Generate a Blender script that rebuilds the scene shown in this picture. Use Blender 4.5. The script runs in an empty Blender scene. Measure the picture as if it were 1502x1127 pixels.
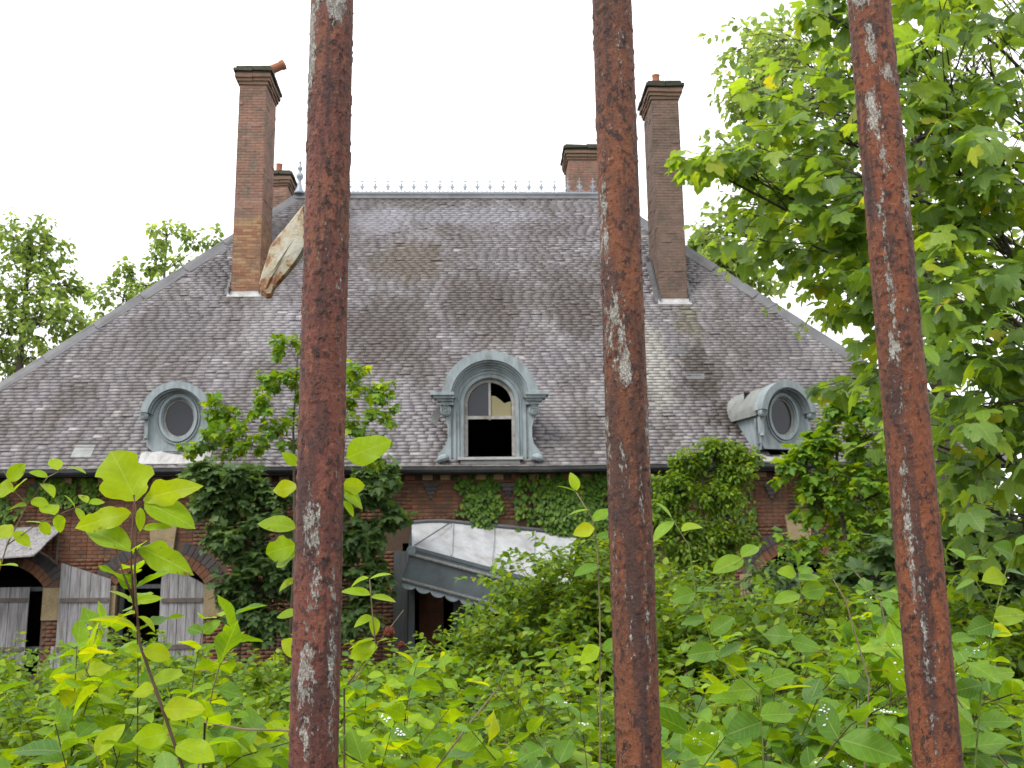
import bpy, math, random
import numpy as np
from mathutils import Vector, Matrix, noise as mnoise

random.seed(7)
rng = np.random.default_rng(7)
R = math.radians
scene = bpy.context.scene
C = scene.collection

# ------------------------------------------------------------------ camera
CAM = Vector((0, 0, 1.7))
FPX, CX, CY = 1460.0, 751.0, 563.5          # photograph pixels (1502 x 1127)
PITCH, ROLL = R(11.15), R(-0.75)
cam_data = bpy.data.cameras.new('camera')
cam = bpy.data.objects.new('camera', cam_data)
C.objects.link(cam)
CAMROT = (Matrix.Rotation(R(90) + PITCH, 3, 'X') @ Matrix.Rotation(ROLL, 3, 'Z'))
cam.matrix_world = Matrix.Translation(CAM) @ CAMROT.to_4x4()
cam_data.sensor_width = 36.0
cam_data.lens = 36.0 * FPX / 1502.0
cam_data.clip_start = 0.02
cam_data.clip_end = 1500
cam_data.dof.use_dof = True
cam_data.dof.focus_distance = 0.80
cam_data.dof.aperture_fstop = 40.0
scene.camera = cam

# ------------------------------------------------------------------ sky, sun, exposure
SUN_EL, SUN_AZ = R(52), R(222)              # azimuth clockwise from +Y
world = bpy.data.worlds.new('World')
scene.world = world
world.use_nodes = True
wn, wl = world.node_tree.nodes, world.node_tree.links
wn.clear()
w_out = wn.new('ShaderNodeOutputWorld')
w_bg = wn.new('ShaderNodeBackground')
w_bg.inputs['Strength'].default_value = 0.1
w_sky = wn.new('ShaderNodeTexSky')
w_sky.sky_type = 'NISHITA'
w_sky.sun_disc = False
w_sky.sun_elevation = SUN_EL
w_sky.sun_rotation = SUN_AZ
w_sky.dust_density = 4.0
w_tc = wn.new('ShaderNodeTexCoord')
w_no = wn.new('ShaderNodeTexNoise')
w_no.inputs['Scale'].default_value = 2.2
w_no.inputs['Detail'].default_value = 4
w_ramp = wn.new('ShaderNodeValToRGB')
w_ramp.color_ramp.elements[0].position = 0.3
w_ramp.color_ramp.elements[0].color = (8.6, 8.75, 8.95, 1)
w_ramp.color_ramp.elements[1].position = 0.7
w_ramp.color_ramp.elements[1].color = (9.9, 9.95, 10.0, 1)
w_mix = wn.new('ShaderNodeMixRGB')
w_mix.inputs[0].default_value = 0.92
wl.new(w_tc.outputs['Generated'], w_no.inputs['Vector'])
wl.new(w_no.outputs['Fac'], w_ramp.inputs[0])
wl.new(w_sky.outputs[0], w_mix.inputs[1])
wl.new(w_ramp.outputs[0], w_mix.inputs[2])
wl.new(w_mix.outputs[0], w_bg.inputs[0])
wl.new(w_bg.outputs[0], w_out.inputs[0])

sun_data = bpy.data.lights.new('sun', 'SUN')
sun_data.energy = 1.5
sun_data.angle = R(25)
sun_data.color = (1.0, 0.96, 0.9)
sun = bpy.data.objects.new('sun', sun_data)
C.objects.link(sun)
sdir = Vector((math.sin(SUN_AZ) * math.cos(SUN_EL), math.cos(SUN_AZ) * math.cos(SUN_EL), math.sin(SUN_EL)))
sun.location = (-8, -6, 30)
sun.rotation_euler = (-sdir).to_track_quat('-Z', 'Y').to_euler()

vs = scene.view_settings
vs.view_transform = 'Standard'
vs.look = 'None'
vs.exposure = 1.25
vs.gamma = 1.0
vs.use_curve_mapping = False


# ------------------------------------------------------------------ measuring helpers
def ray(px, py):
    return CAMROT @ Vector(((px - CX) / FPX, -(py - CY) / FPX, -1.0))


def at(px, py, d):
    """point on the sight line through a photograph pixel at ground distance d"""
    v = ray(px, py)
    return CAM + v * (d / v.y)


HYAW = R(2.2)
HORG = Vector((0, 20.0, 0))
HINV = (Matrix.Translation(HORG) @ Matrix.Rotation(HYAW, 4, 'Z')).inverted()
HC = HINV @ CAM


def hray(px, py):
    return HINV.to_3x3() @ ray(px, py)


def hp(px, py, y):
    """house-local point on the plane y = const"""
    v = hray(px, py)
    return HC + v * ((y - HC.y) / v.y)


# ------------------------------------------------------------------ node helpers
def new_mat(name):
    m = bpy.data.materials.new(name)
    m.use_nodes = True
    nt = m.node_tree
    b = nt.nodes['Principled BSDF']
    return m, nt, b


def N(nt, t, **kw):
    n = nt.nodes.new(t)
    for k, v in kw.items():
        if k in n.inputs:
            n.inputs[k].default_value = v
        else:
            setattr(n, k, v)
    return n


def ramp(nt, src, stops, interp='LINEAR'):
    r = nt.nodes.new('ShaderNodeValToRGB')
    r.color_ramp.interpolation = interp
    el = r.color_ramp.elements
    while len(el) > 1:
        el.remove(el[-1])
    el[0].position, c = stops[0]
    el[0].color = c if len(c) == 4 else (*c, 1)
    for p, c in stops[1:]:
        e = el.new(p)
        e.color = c if len(c) == 4 else (*c, 1)
    nt.links.new(src, r.inputs[0])
    return r.outputs[0]


def mixc(nt, fac, a, b, mode='MIX'):
    m = nt.nodes.new('ShaderNodeMixRGB')
    m.blend_type = mode
    for i, v in enumerate((fac, a, b)):
        if hasattr(v, 'is_output'):
            nt.links.new(v, m.inputs[i])
        elif i == 0:
            m.inputs[0].default_value = v
        else:
            m.inputs[i].default_value = (*v, 1) if len(v) == 3 else v
    return m.outputs[0]


def math_n(nt, op, a, b=0.0):
    m = nt.nodes.new('ShaderNodeMath')
    m.operation = op
    for i, v in enumerate((a, b)):
        if hasattr(v, 'is_output'):
            nt.links.new(v, m.inputs[i])
        else:
            m.inputs[i].default_value = v
    return m.outputs[0]


def noise_n(nt, scale, detail=4, rough=0.55, stretch=(1, 1, 1), coord='pos', rot=(0, 0, 0)):
    if coord == 'pos':
        src = nt.nodes.new('ShaderNodeNewGeometry').outputs['Position']
    else:
        src = nt.nodes.new('ShaderNodeTexCoord').outputs['Object']
    mp = nt.nodes.new('ShaderNodeMapping')
    mp.inputs['Scale'].default_value = stretch
    mp.inputs['Rotation'].default_value = rot
    nt.links.new(src, mp.inputs[0])
    n = nt.nodes.new('ShaderNodeTexNoise')
    n.inputs['Scale'].default_value = scale
    n.inputs['Detail'].default_value = detail
    n.inputs['Roughness'].default_value = rough
    nt.links.new(mp.outputs[0], n.inputs['Vector'])
    return n.outputs['Fac']


def piece_random(nt):
    """a random number per piece, whether the piece is an object or an island of a joined mesh"""
    g = nt.nodes.new('ShaderNodeNewGeometry').outputs['Random Per Island']
    o = nt.nodes.new('ShaderNodeObjectInfo').outputs['Random']
    return math_n(nt, 'FRACT', math_n(nt, 'ADD', g, o))


def bump(nt, b, h, strength=0.3, dist=0.01):
    n = nt.nodes.new('ShaderNodeBump')
    n.inputs['Strength'].default_value = strength
    n.inputs['Distance'].default_value = dist
    nt.links.new(h, n.inputs['Height'])
    nt.links.new(n.outputs[0], b.inputs['Normal'])


def setp(nt, b, color=None, rough=None, spec=None, metal=None):
    if color is not None:
        if hasattr(color, 'is_output'):
            nt.links.new(color, b.inputs['Base Color'])
        else:
            b.inputs['Base Color'].default_value = (*color, 1)
    if rough is not None:
        if hasattr(rough, 'is_output'):
            nt.links.new(rough, b.inputs['Roughness'])
        else:
            b.inputs['Roughness'].default_value = rough
    if spec is not None:
        b.inputs['Specular IOR Level'].default_value = spec
    if metal is not None:
        b.inputs['Metallic'].default_value = metal


# ------------------------------------------------------------------ materials
M = {}


# (centre, radii, colour, strength) of moss and lichen stains on the slating, plus bluish sky sheen painted near the ridge
DKB = (0.048, 0.038, 0.032)
ROOF_STAINS_SHEEN = []
DKM = (0.058, 0.046, 0.040)
for (px_, d_, rx_, rz_, col_, k_) in (((600, 385), 24.6, 1.2, 1.0, (0.09, 0.07, 0.05), .75), ((560, 480), 22.8, 1.1, 1.3, DKM, .7), ((700, 440), 23.5, 1.2, 1.3, DKM, .65), ((840, 440), 23.5, .9, 1.6, DKM, .65), ((640, 540), 22.0, .9, .7, DKM, .4),
                                      ((690, 318), 26.0, 3.0, .5, (0.235, 0.23, 0.26), .6), ((560, 325), 25.9, 1.0, .7, (0.26, 0.255, 0.285), .65), ((250, 480), 22.6, .9, 1.3, (0.095, 0.088, 0.094), .6), ((390, 480), 22.6, .7, 1.4, (0.25, 0.24, 0.255), .55), ((320, 400), 24, .7, .6, (0.08, 0.075, 0.08), .6),
                                      ((800, 600), 21.2, 1.0, .6, (0.22, 0.205, 0.215), .4), ((960, 540), 22.2, .4, 1.6, (0.27, 0.265, 0.24), .7), ((1025, 550), 21.9, .5, 1.2, DKB, .95), ((1065, 615), 21.2, .55, .55, DKB, .9), ((1010, 470), 23.0, .45, .8, (0.10, 0.09, 0.06), .75), ((1130, 500), 22.6, .9, 1.0, (0.10, 0.092, 0.092), .5), ((120, 590), 21.4, .8, .6, DKM, .4)):
    q_ = at(px_[0], px_[1], d_)
    ROOF_STAINS_SHEEN.append(((q_.x, q_.y, q_.z), (rx_, 4.0, rz_), col_, k_))


def mat_slate(name, k=1.0):
    m, nt, b = new_mat(name)
    r = piece_random(nt)
    base = ramp(nt, r, [(0.0, (0.122, 0.112, 0.122)), (0.35, (0.142, 0.131, 0.141)), (0.85, (0.162, 0.150, 0.159)), (0.96, (0.19, 0.178, 0.184)), (1.0, (0.29, 0.275, 0.28))])
    big = noise_n(nt, 0.55, 5, 0.6, (1.5, 0.6, 0.6))
    f1 = ramp(nt, big, [(0.42, (0, 0, 0)), (0.62, (1, 1, 1))])
    c = mixc(nt, math_n(nt, 'MULTIPLY', f1, 0.62), base, (0.075, 0.062, 0.052))
    st = noise_n(nt, 1.5, 5, 0.6, (2.4, 0.45, 0.45))
    f2 = ramp(nt, st, [(0.5, (0, 0, 0)), (0.7, (1, 1, 1))])
    c = mixc(nt, math_n(nt, 'MULTIPLY', f2, 0.5), c, (0.05, 0.043, 0.037))
    li = noise_n(nt, 0.9, 6, 0.65, (1.3, 0.7, 0.7), rot=(0, 0, 0.7))
    f3 = ramp(nt, li, [(0.52, (0, 0, 0)), (0.68, (1, 1, 1))])
    c = mixc(nt, math_n(nt, 'MULTIPLY', f3, 0.42), c, (0.31, 0.30, 0.315))
    wob = noise_n(nt, 2.0, 7, 0.78, (1.3, 0.8, 0.8))
    for (ctr, rad, col, k_) in ROOF_STAINS_SHEEN:
        gp = nt.nodes.new('ShaderNodeNewGeometry').outputs['Position']
        v1 = nt.nodes.new('ShaderNodeVectorMath'); v1.operation = 'SUBTRACT'
        nt.links.new(gp, v1.inputs[0]); v1.inputs[1].default_value = ctr
        v2 = nt.nodes.new('ShaderNodeVectorMath'); v2.operation = 'DIVIDE'
        nt.links.new(v1.outputs[0], v2.inputs[0]); v2.inputs[1].default_value = rad
        v3 = nt.nodes.new('ShaderNodeVectorMath'); v3.operation = 'LENGTH'
        nt.links.new(v2.outputs[0], v3.inputs[0])
        q = math_n(nt, 'ADD', v3.outputs['Value'], math_n(nt, 'MULTIPLY', math_n(nt, 'SUBTRACT', wob, 0.5), 2.3))
        f = ramp(nt, q, [(0.55, (k_, k_, k_)), (0.95, (0, 0, 0))])
        c = mixc(nt, f, c, col)
    fine = noise_n(nt, 17, 4, 0.65, (0.3, 2.2, 2.2))
    c = mixc(nt, 0.6, c, ramp(nt, fine, [(0.3, (0.25, 0.25, 0.25)), (0.7, (0.8, 0.8, 0.8))]), 'OVERLAY')
    sp = noise_n(nt, 5, 5, 0.7)
    c = mixc(nt, ramp(nt, sp, [(0.66, (0, 0, 0)), (0.72, (0.7, 0.7, 0.7))]), c, (0.16, 0.13, 0.075))
    setp(nt, b, c, 0.62, 0.4)
    bump(nt, b, fine, 0.12, 0.003)
    return m


M['slate'] = mat_slate('slate')


def mat_brick(name, cols, mott=0.35, mottcol=(0.09, 0.07, 0.06), k=1.0):
    m, nt, b = new_mat(name)
    r = piece_random(nt)
    base = ramp(nt, r, [(i / (len(cols) - 1), tuple(x * k for x in c)) for i, c in enumerate(cols)])
    n1 = noise_n(nt, 3.0, 5, 0.65)
    c = mixc(nt, math_n(nt, 'MULTIPLY', ramp(nt, n1, [(0.45, (0, 0, 0)), (0.68, (1, 1, 1))]), mott), base, mottcol)
    n0 = noise_n(nt, 1.3, 6, 0.7)
    c = mixc(nt, math_n(nt, 'MULTIPLY', ramp(nt, n0, [(0.5, (0, 0, 0)), (0.66, (1, 1, 1))]), mott * 0.6), c, tuple(x * .6 for x in mottcol))
    n11 = noise_n(nt, 9, 5, 0.75)
    c = mixc(nt, math_n(nt, 'MULTIPLY', ramp(nt, n11, [(0.54, (0, 0, 0)), (0.64, (1, 1, 1))]), mott * 0.5), c, tuple(min(1, x * 1.6) for x in mottcol))
    n2 = noise_n(nt, 38, 4, 0.7)
    c = mixc(nt, 0.5, c, ramp(nt, n2, [(0.3, (0.25, 0.25, 0.25)), (0.72, (0.78, 0.78, 0.78))]), 'OVERLAY')
    setp(nt, b, c, 0.9, 0.2)
    bump(nt, b, n2, 0.5, 0.006)
    return m


M['brick'] = mat_brick('red_brick', [(0.10, 0.042, 0.024), (0.135, 0.054, 0.029), (0.155, 0.066, 0.036), (0.12, 0.06, 0.038), (0.175, 0.088, 0.046)], 0.8, (0.055, 0.04, 0.03))
M['brick_dark'] = mat_brick('blue_brick', [(0.028, 0.028, 0.03), (0.045, 0.043, 0.045), (0.065, 0.06, 0.06)])
M['brick_cream'] = mat_brick('cream_brick', [(0.20, 0.135, 0.065), (0.23, 0.16, 0.085), (0.18, 0.115, 0.055)], 0.5)
M['chim'] = mat_brick('chimney_brick', [(0.185, 0.10, 0.076), (0.20, 0.108, 0.08), (0.215, 0.118, 0.086), (0.195, 0.115, 0.088), (0.235, 0.15, 0.115)], 0.95, (0.105, 0.088, 0.07))
M['chim_grey'] = mat_brick('lichened_chimney_brick', [(0.12, 0.082, 0.066), (0.135, 0.088, 0.07), (0.145, 0.096, 0.077), (0.13, 0.092, 0.075)], 0.85, (0.075, 0.064, 0.05))
M['chim_base'] = mat_brick('ochre_chimney_brick', [(0.19, 0.085, 0.05), (0.22, 0.12, 0.07), (0.26, 0.18, 0.10), (0.18, 0.075, 0.052)], 0.6, (0.10, 0.075, 0.055))
M['cap'] = mat_brick('mossy_cap_stone', [(0.035, 0.032, 0.026), (0.052, 0.047, 0.036), (0.065, 0.057, 0.043)], 0.6, (0.03, 0.034, 0.016))
M['corbel'] = mat_brick('corbel_brick', [(0.14, 0.078, 0.052), (0.165, 0.098, 0.066), (0.15, 0.108, 0.077)], 0.6, (0.065, 0.058, 0.046))
M['mortar'] = mat_brick('mortar', [(0.085, 0.056, 0.04), (0.085, 0.056, 0.04)], 0.5, (0.055, 0.042, 0.033))
M['mortar_grey'] = mat_brick('grey_mortar', [(0.18, 0.11, 0.084), (0.18, 0.11, 0.084)], 0.5, (0.085, 0.068, 0.054))
M['stone'] = mat_brick('cream_stone', [(0.22, 0.17, 0.095), (0.25, 0.195, 0.115)], 0.5, (0.13, 0.10, 0.06))
M['terracotta'] = mat_brick('terracotta', [(0.22, 0.09, 0.052), (0.25, 0.105, 0.06)], 0.4, (0.12, 0.07, 0.05))


def mat_plain(name, col, rough=0.6, var=0.25, scale=6.0, spec=0.4, metal=0.0, dirt=None, stretch=(1, 1, 1), bumpk=0.15):
    m, nt, b = new_mat(name)
    n1 = noise_n(nt, scale, 5, 0.65, stretch)
    lo = tuple(c * (1 - var) for c in col)
    hi = tuple(min(1, c * (1 + var)) for c in col)
    c = ramp(nt, n1, [(0.3, lo), (0.7, hi)])
    if dirt:
        n2 = noise_n(nt, scale * 0.45, 6, 0.7, stretch)
        c = mixc(nt, ramp(nt, n2, [(0.52, (0, 0, 0)), (0.66, (0.85, 0.85, 0.85))]), c, dirt)
    setp(nt, b, c, rough, spec, metal)
    bump(nt, b, noise_n(nt, scale * 6, 3), bumpk, 0.004)
    return m


M['zinc'] = mat_plain('blue_grey_painted_zinc', (0.20, 0.235, 0.25), 0.6, 0.25, 5.0, 0.3, dirt=(0.12, 0.135, 0.135), stretch=(1.6, 1.6, 0.5), bumpk=0.3)
M['zinc_top'] = mat_plain('weathered_zinc', (0.17, 0.18, 0.172), 0.55, 0.3, 3.5, 0.4, dirt=(0.11, 0.11, 0.085))
M['lead'] = mat_plain('lead_sheet', (0.075, 0.076, 0.082), 0.5, 0.3, 2.2, 0.45, dirt=(0.05, 0.046, 0.042))
M['lead_pale'] = mat_plain('pale_lead_apron', (0.3, 0.3, 0.3), 0.5, 0.2, 5, 0.4, dirt=(0.204, 0.198, 0.18))
M['gutter'] = mat_plain('dark_zinc_gutter', (0.021, 0.0231, 0.0259), 0.45, 0.4, 3, 0.5, dirt=(0.049, 0.049, 0.0455))
M['gutter_lip'] = mat_plain('worn_gutter_lip', (0.14, 0.133, 0.1225), 0.5, 0.5, 4, 0.5, dirt=(0.042, 0.0385, 0.035))
M['crest'] = mat_plain('galvanised_cresting', (0.208, 0.24, 0.28), 0.5, 0.2, 4, 0.5)
M['oldwood'] = mat_plain('weathered_grey_wood', (0.205, 0.20, 0.205), 0.85, 0.45, 6, 0.2, dirt=(0.10, 0.088, 0.075), stretch=(4, 4, 0.35))
M['batten'] = mat_plain('brown_grey_batten', (0.0975, 0.08125, 0.0715), 0.85, 0.3, 6, 0.2, dirt=(0.065, 0.0455, 0.0325))
M['frame_white'] = mat_plain('flaking_white_frame', (0.255, 0.2475, 0.2325), 0.7, 0.25, 9, 0.3, dirt=(0.1275, 0.1125, 0.09))
M['blind'] = mat_plain('cream_blind', (0.209, 0.187, 0.11), 0.9, 0.1, 3, 0.1)
M['canopy_top'] = mat_plain('pale_zinc_canopy_top', (0.31, 0.32, 0.335), 0.55, 0.22, 2.6, 0.35, dirt=(0.19, 0.165, 0.13), bumpk=0.3)
M['canopy'] = mat_plain('slate_grey_painted_fascia', (0.0624, 0.0784, 0.0864), 0.6, 0.25, 4, 0.4, dirt=(0.044, 0.052, 0.0544))
M['rope'] = mat_plain('rope_moulding_paint', (0.189, 0.189, 0.182), 0.6, 0.3, 20, 0.3)
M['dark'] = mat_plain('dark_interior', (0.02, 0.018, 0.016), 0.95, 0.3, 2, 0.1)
M['post'] = mat_plain('grey_painted_post', (0.06792, 0.07508, 0.07865), 0.7, 0.25, 4, 0.3, dirt=(0.0429, 0.0429, 0.03932), stretch=(3, 3, 0.5))
M['bark'] = mat_plain('bark', (0.07, 0.058, 0.045), 0.9, 0.4, 14, 0.15, dirt=(0.045, 0.05, 0.03), stretch=(2, 2, 0.5), bumpk=0.5)
M['twig'] = mat_plain('brown_twig', (0.068, 0.04, 0.024), 0.75, 0.4, 30, 0.25)
M['twig_pale'] = mat_plain('pale_dead_twig', (0.144, 0.108, 0.066), 0.8, 0.3, 30, 0.2)
M['stem_green'] = mat_plain('green_stem', (0.10, 0.14, 0.02), 0.6, 0.3, 30, 0.3)
M['soil'] = mat_plain('leaf_littered_soil', (0.0315, 0.0238, 0.0154), 0.95, 0.4, 1.5, 0.1, dirt=(0.0245, 0.035, 0.0105))
M['berry'] = mat_plain('dried_brown_berry', (0.10, 0.025, 0.012), 0.8, 0.5, 140, 0.2, bumpk=0.6)
M['dry_leaf'] = mat_plain('dry_leaf', (0.30, 0.24, 0.11), 0.8, 0.3, 20, 0.2)

m, nt, b = new_mat('window_glass')
setp(nt, b, (0.02, 0.022, 0.03), 0.12, 0.3)
bump(nt, b, noise_n(nt, 3, 3), 0.12, 0.02)
M['glass'] = m
m, nt, b = new_mat('water_drop')
setp(nt, b, (0.9, 0.93, 0.9), 0.08, 1.0)
b.inputs['Transmission Weight'].default_value = 0.35
M['drop'] = m


def mat_leaf(name, cols, trans=0.45, rough=0.42, spec=0.35, tk=(1.35, 1.25, 0.5), var_scale=7):
    """cols: ramp of upper side colours over the piece random"""
    m, nt, b = new_mat(name)
    r = piece_random(nt)
    base = ramp(nt, r, [(p, c) for p, c in cols])
    n1 = noise_n(nt, var_scale, 3, 0.6)
    base = mixc(nt, 0.4, base, ramp(nt, n1, [(0.3, (0.3, 0.3, 0.3)), (0.7, (0.72, 0.72, 0.66))]), 'OVERLAY')
    la = nt.nodes.new('ShaderNodeAttribute')
    la.attribute_name = 'leafco'
    sx = nt.nodes.new('ShaderNodeSeparateXYZ')
    nt.links.new(la.outputs['Vector'], sx.inputs[0])
    ax_ = math_n(nt, 'ABSOLUTE', sx.outputs[0])
    rib = ramp(nt, ax_, [(0.006, (1, 1, 1)), (0.016, (0, 0, 0))])
    wv = math_n(nt, 'SINE', math_n(nt, 'MULTIPLY', math_n(nt, 'SUBTRACT', sx.outputs[1], math_n(nt, 'MULTIPLY', ax_, 0.8)), 44.0))
    side = ramp(nt, wv, [(0.86, (0, 0, 0)), (0.99, (1, 1, 1))])
    vein = math_n(nt, 'MAXIMUM', math_n(nt, 'MULTIPLY', rib, 0.55), math_n(nt, 'MULTIPLY', side, 0.22))
    blot = noise_n(nt, 95, 4, 0.6)
    base = mixc(nt, 0.35, base, ramp(nt, blot, [(0.35, (0.36, 0.36, 0.36)), (0.65, (0.62, 0.62, 0.58))]), 'OVERLAY')
    spot = noise_n(nt, 70, 4, 0.65)
    old = ramp(nt, math_n(nt, 'FRACT', math_n(nt, 'MULTIPLY', r, 7.3)), [(0.7, (0, 0, 0)), (0.75, (1, 1, 1))])
    base = mixc(nt, math_n(nt, 'MULTIPLY', ramp(nt, spot, [(0.6, (0, 0, 0)), (0.68, (0.8, 0.8, 0.8))]), old), base, (0.13, 0.085, 0.025))
    base = mixc(nt, vein, base, mixc(nt, 0.5, base, (0.42, 0.5, 0.16)))
    setp(nt, b, base, rough, spec)
    bn = nt.nodes.new('ShaderNodeBump')
    bn.inputs['Strength'].default_value = 0.25
    bn.inputs['Distance'].default_value = 0.0006
    nt.links.new(math_n(nt, 'ADD', math_n(nt, 'MULTIPLY', vein, -1.5), blot), bn.inputs['Height'])
    nt.links.new(bn.outputs[0], b.inputs['Normal'])
    t = nt.nodes.new('ShaderNodeBsdfTranslucent')
    mul = mixc(nt, 1.0, base, tk, 'MULTIPLY')
    nt.links.new(mul, t.inputs['Color'])
    mx = nt.nodes.new('ShaderNodeMixShader')
    mx.inputs[0].default_value = trans
    nt.links.new(b.outputs[0], mx.inputs[1])
    nt.links.new(t.outputs[0], mx.inputs[2])
    nt.links.new(mx.outputs[0], nt.nodes['Material Output'].inputs['Surface'])
    return m


TKY = (2.05, 1.65, 0.25)
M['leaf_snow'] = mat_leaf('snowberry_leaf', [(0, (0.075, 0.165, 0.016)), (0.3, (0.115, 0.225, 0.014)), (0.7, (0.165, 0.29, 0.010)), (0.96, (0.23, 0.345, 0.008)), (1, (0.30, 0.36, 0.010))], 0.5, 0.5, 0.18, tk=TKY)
M['leaf_low'] = mat_leaf('gap_shaded_leaf', [(0, (0.05, 0.115, 0.014)), (0.4, (0.082, 0.165, 0.014)), (0.8, (0.13, 0.235, 0.012)), (1, (0.20, 0.29, 0.012))], 0.42, 0.5, 0.18, tk=TKY)  # darker leaf colour paints in the dim gaps of the middle shrub layer
M['leaf_young'] = mat_leaf('young_snowberry_leaf', [(0, (0.20, 0.32, 0.007)), (0.6, (0.25, 0.365, 0.006)), (1, (0.32, 0.38, 0.008))], 0.55, 0.45, 0.18, tk=(1.5, 1.4, 0.35))
M['leaf_right'] = mat_leaf('mature_snowberry_leaf', [(0, (0.055, 0.135, 0.02)), (0.4, (0.09, 0.195, 0.02)), (0.8, (0.135, 0.255, 0.016)), (0.975, (0.20, 0.31, 0.012)), (1, (0.28, 0.33, 0.012))], 0.45, 0.45, 0.25, tk=TKY)
M['leaf_mid'] = mat_leaf('shrub_leaf', [(0, (0.05, 0.115, 0.014)), (0.5, (0.09, 0.175, 0.017)), (0.85, (0.14, 0.245, 0.018)), (1, (0.20, 0.27, 0.035))], 0.42, 0.5, 0.18, tk=TKY)  # leaf colour turned down for the shaded gaps among the shrubs
M['leaf_syc'] = mat_leaf('sycamore_leaf', [(0, (0.08, 0.15, 0.04)), (0.4, (0.12, 0.21, 0.045)), (0.75, (0.165, 0.275, 0.035)), (0.97, (0.23, 0.32, 0.03)), (1, (0.32, 0.31, 0.03))], 0.55, 0.45, 0.35, (2.0, 1.75, 0.55))
M['leaf_sap'] = mat_leaf('sapling_leaf', [(0, (0.06, 0.14, 0.02)), (0.5, (0.10, 0.205, 0.02)), (0.85, (0.16, 0.28, 0.014)), (1, (0.24, 0.33, 0.015))], 0.45, 0.5, 0.2, tk=TKY)
M['leaf_dark'] = mat_leaf('shaded_sycamore_leaf', [(0, (0.045, 0.09, 0.034)), (0.6, (0.07, 0.13, 0.042)), (1, (0.105, 0.18, 0.048))], 0.42, 0.5, 0.25, (1.5, 1.4, 0.7))  # leaf colour darkened for shade at the wall; thickets share it
M['leaf_ivy'] = mat_leaf('ivy_leaf', [(0, (0.03, 0.075, 0.010)), (0.6, (0.055, 0.125, 0.013)), (0.9, (0.09, 0.175, 0.015)), (1, (0.15, 0.21, 0.025))], 0.3, 0.5, 0.18)
M['leaf_far'] = mat_leaf('hazed_far_tree_leaf', [(0, (0.13, 0.20, 0.065)), (0.5, (0.18, 0.265, 0.075)), (0.9, (0.25, 0.33, 0.08)), (1, (0.31, 0.36, 0.09))], 0.6, 0.6, 0.2, tk=(1.5, 1.45, 0.9))  # paler leaf colour stands in for haze over distant trees


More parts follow.
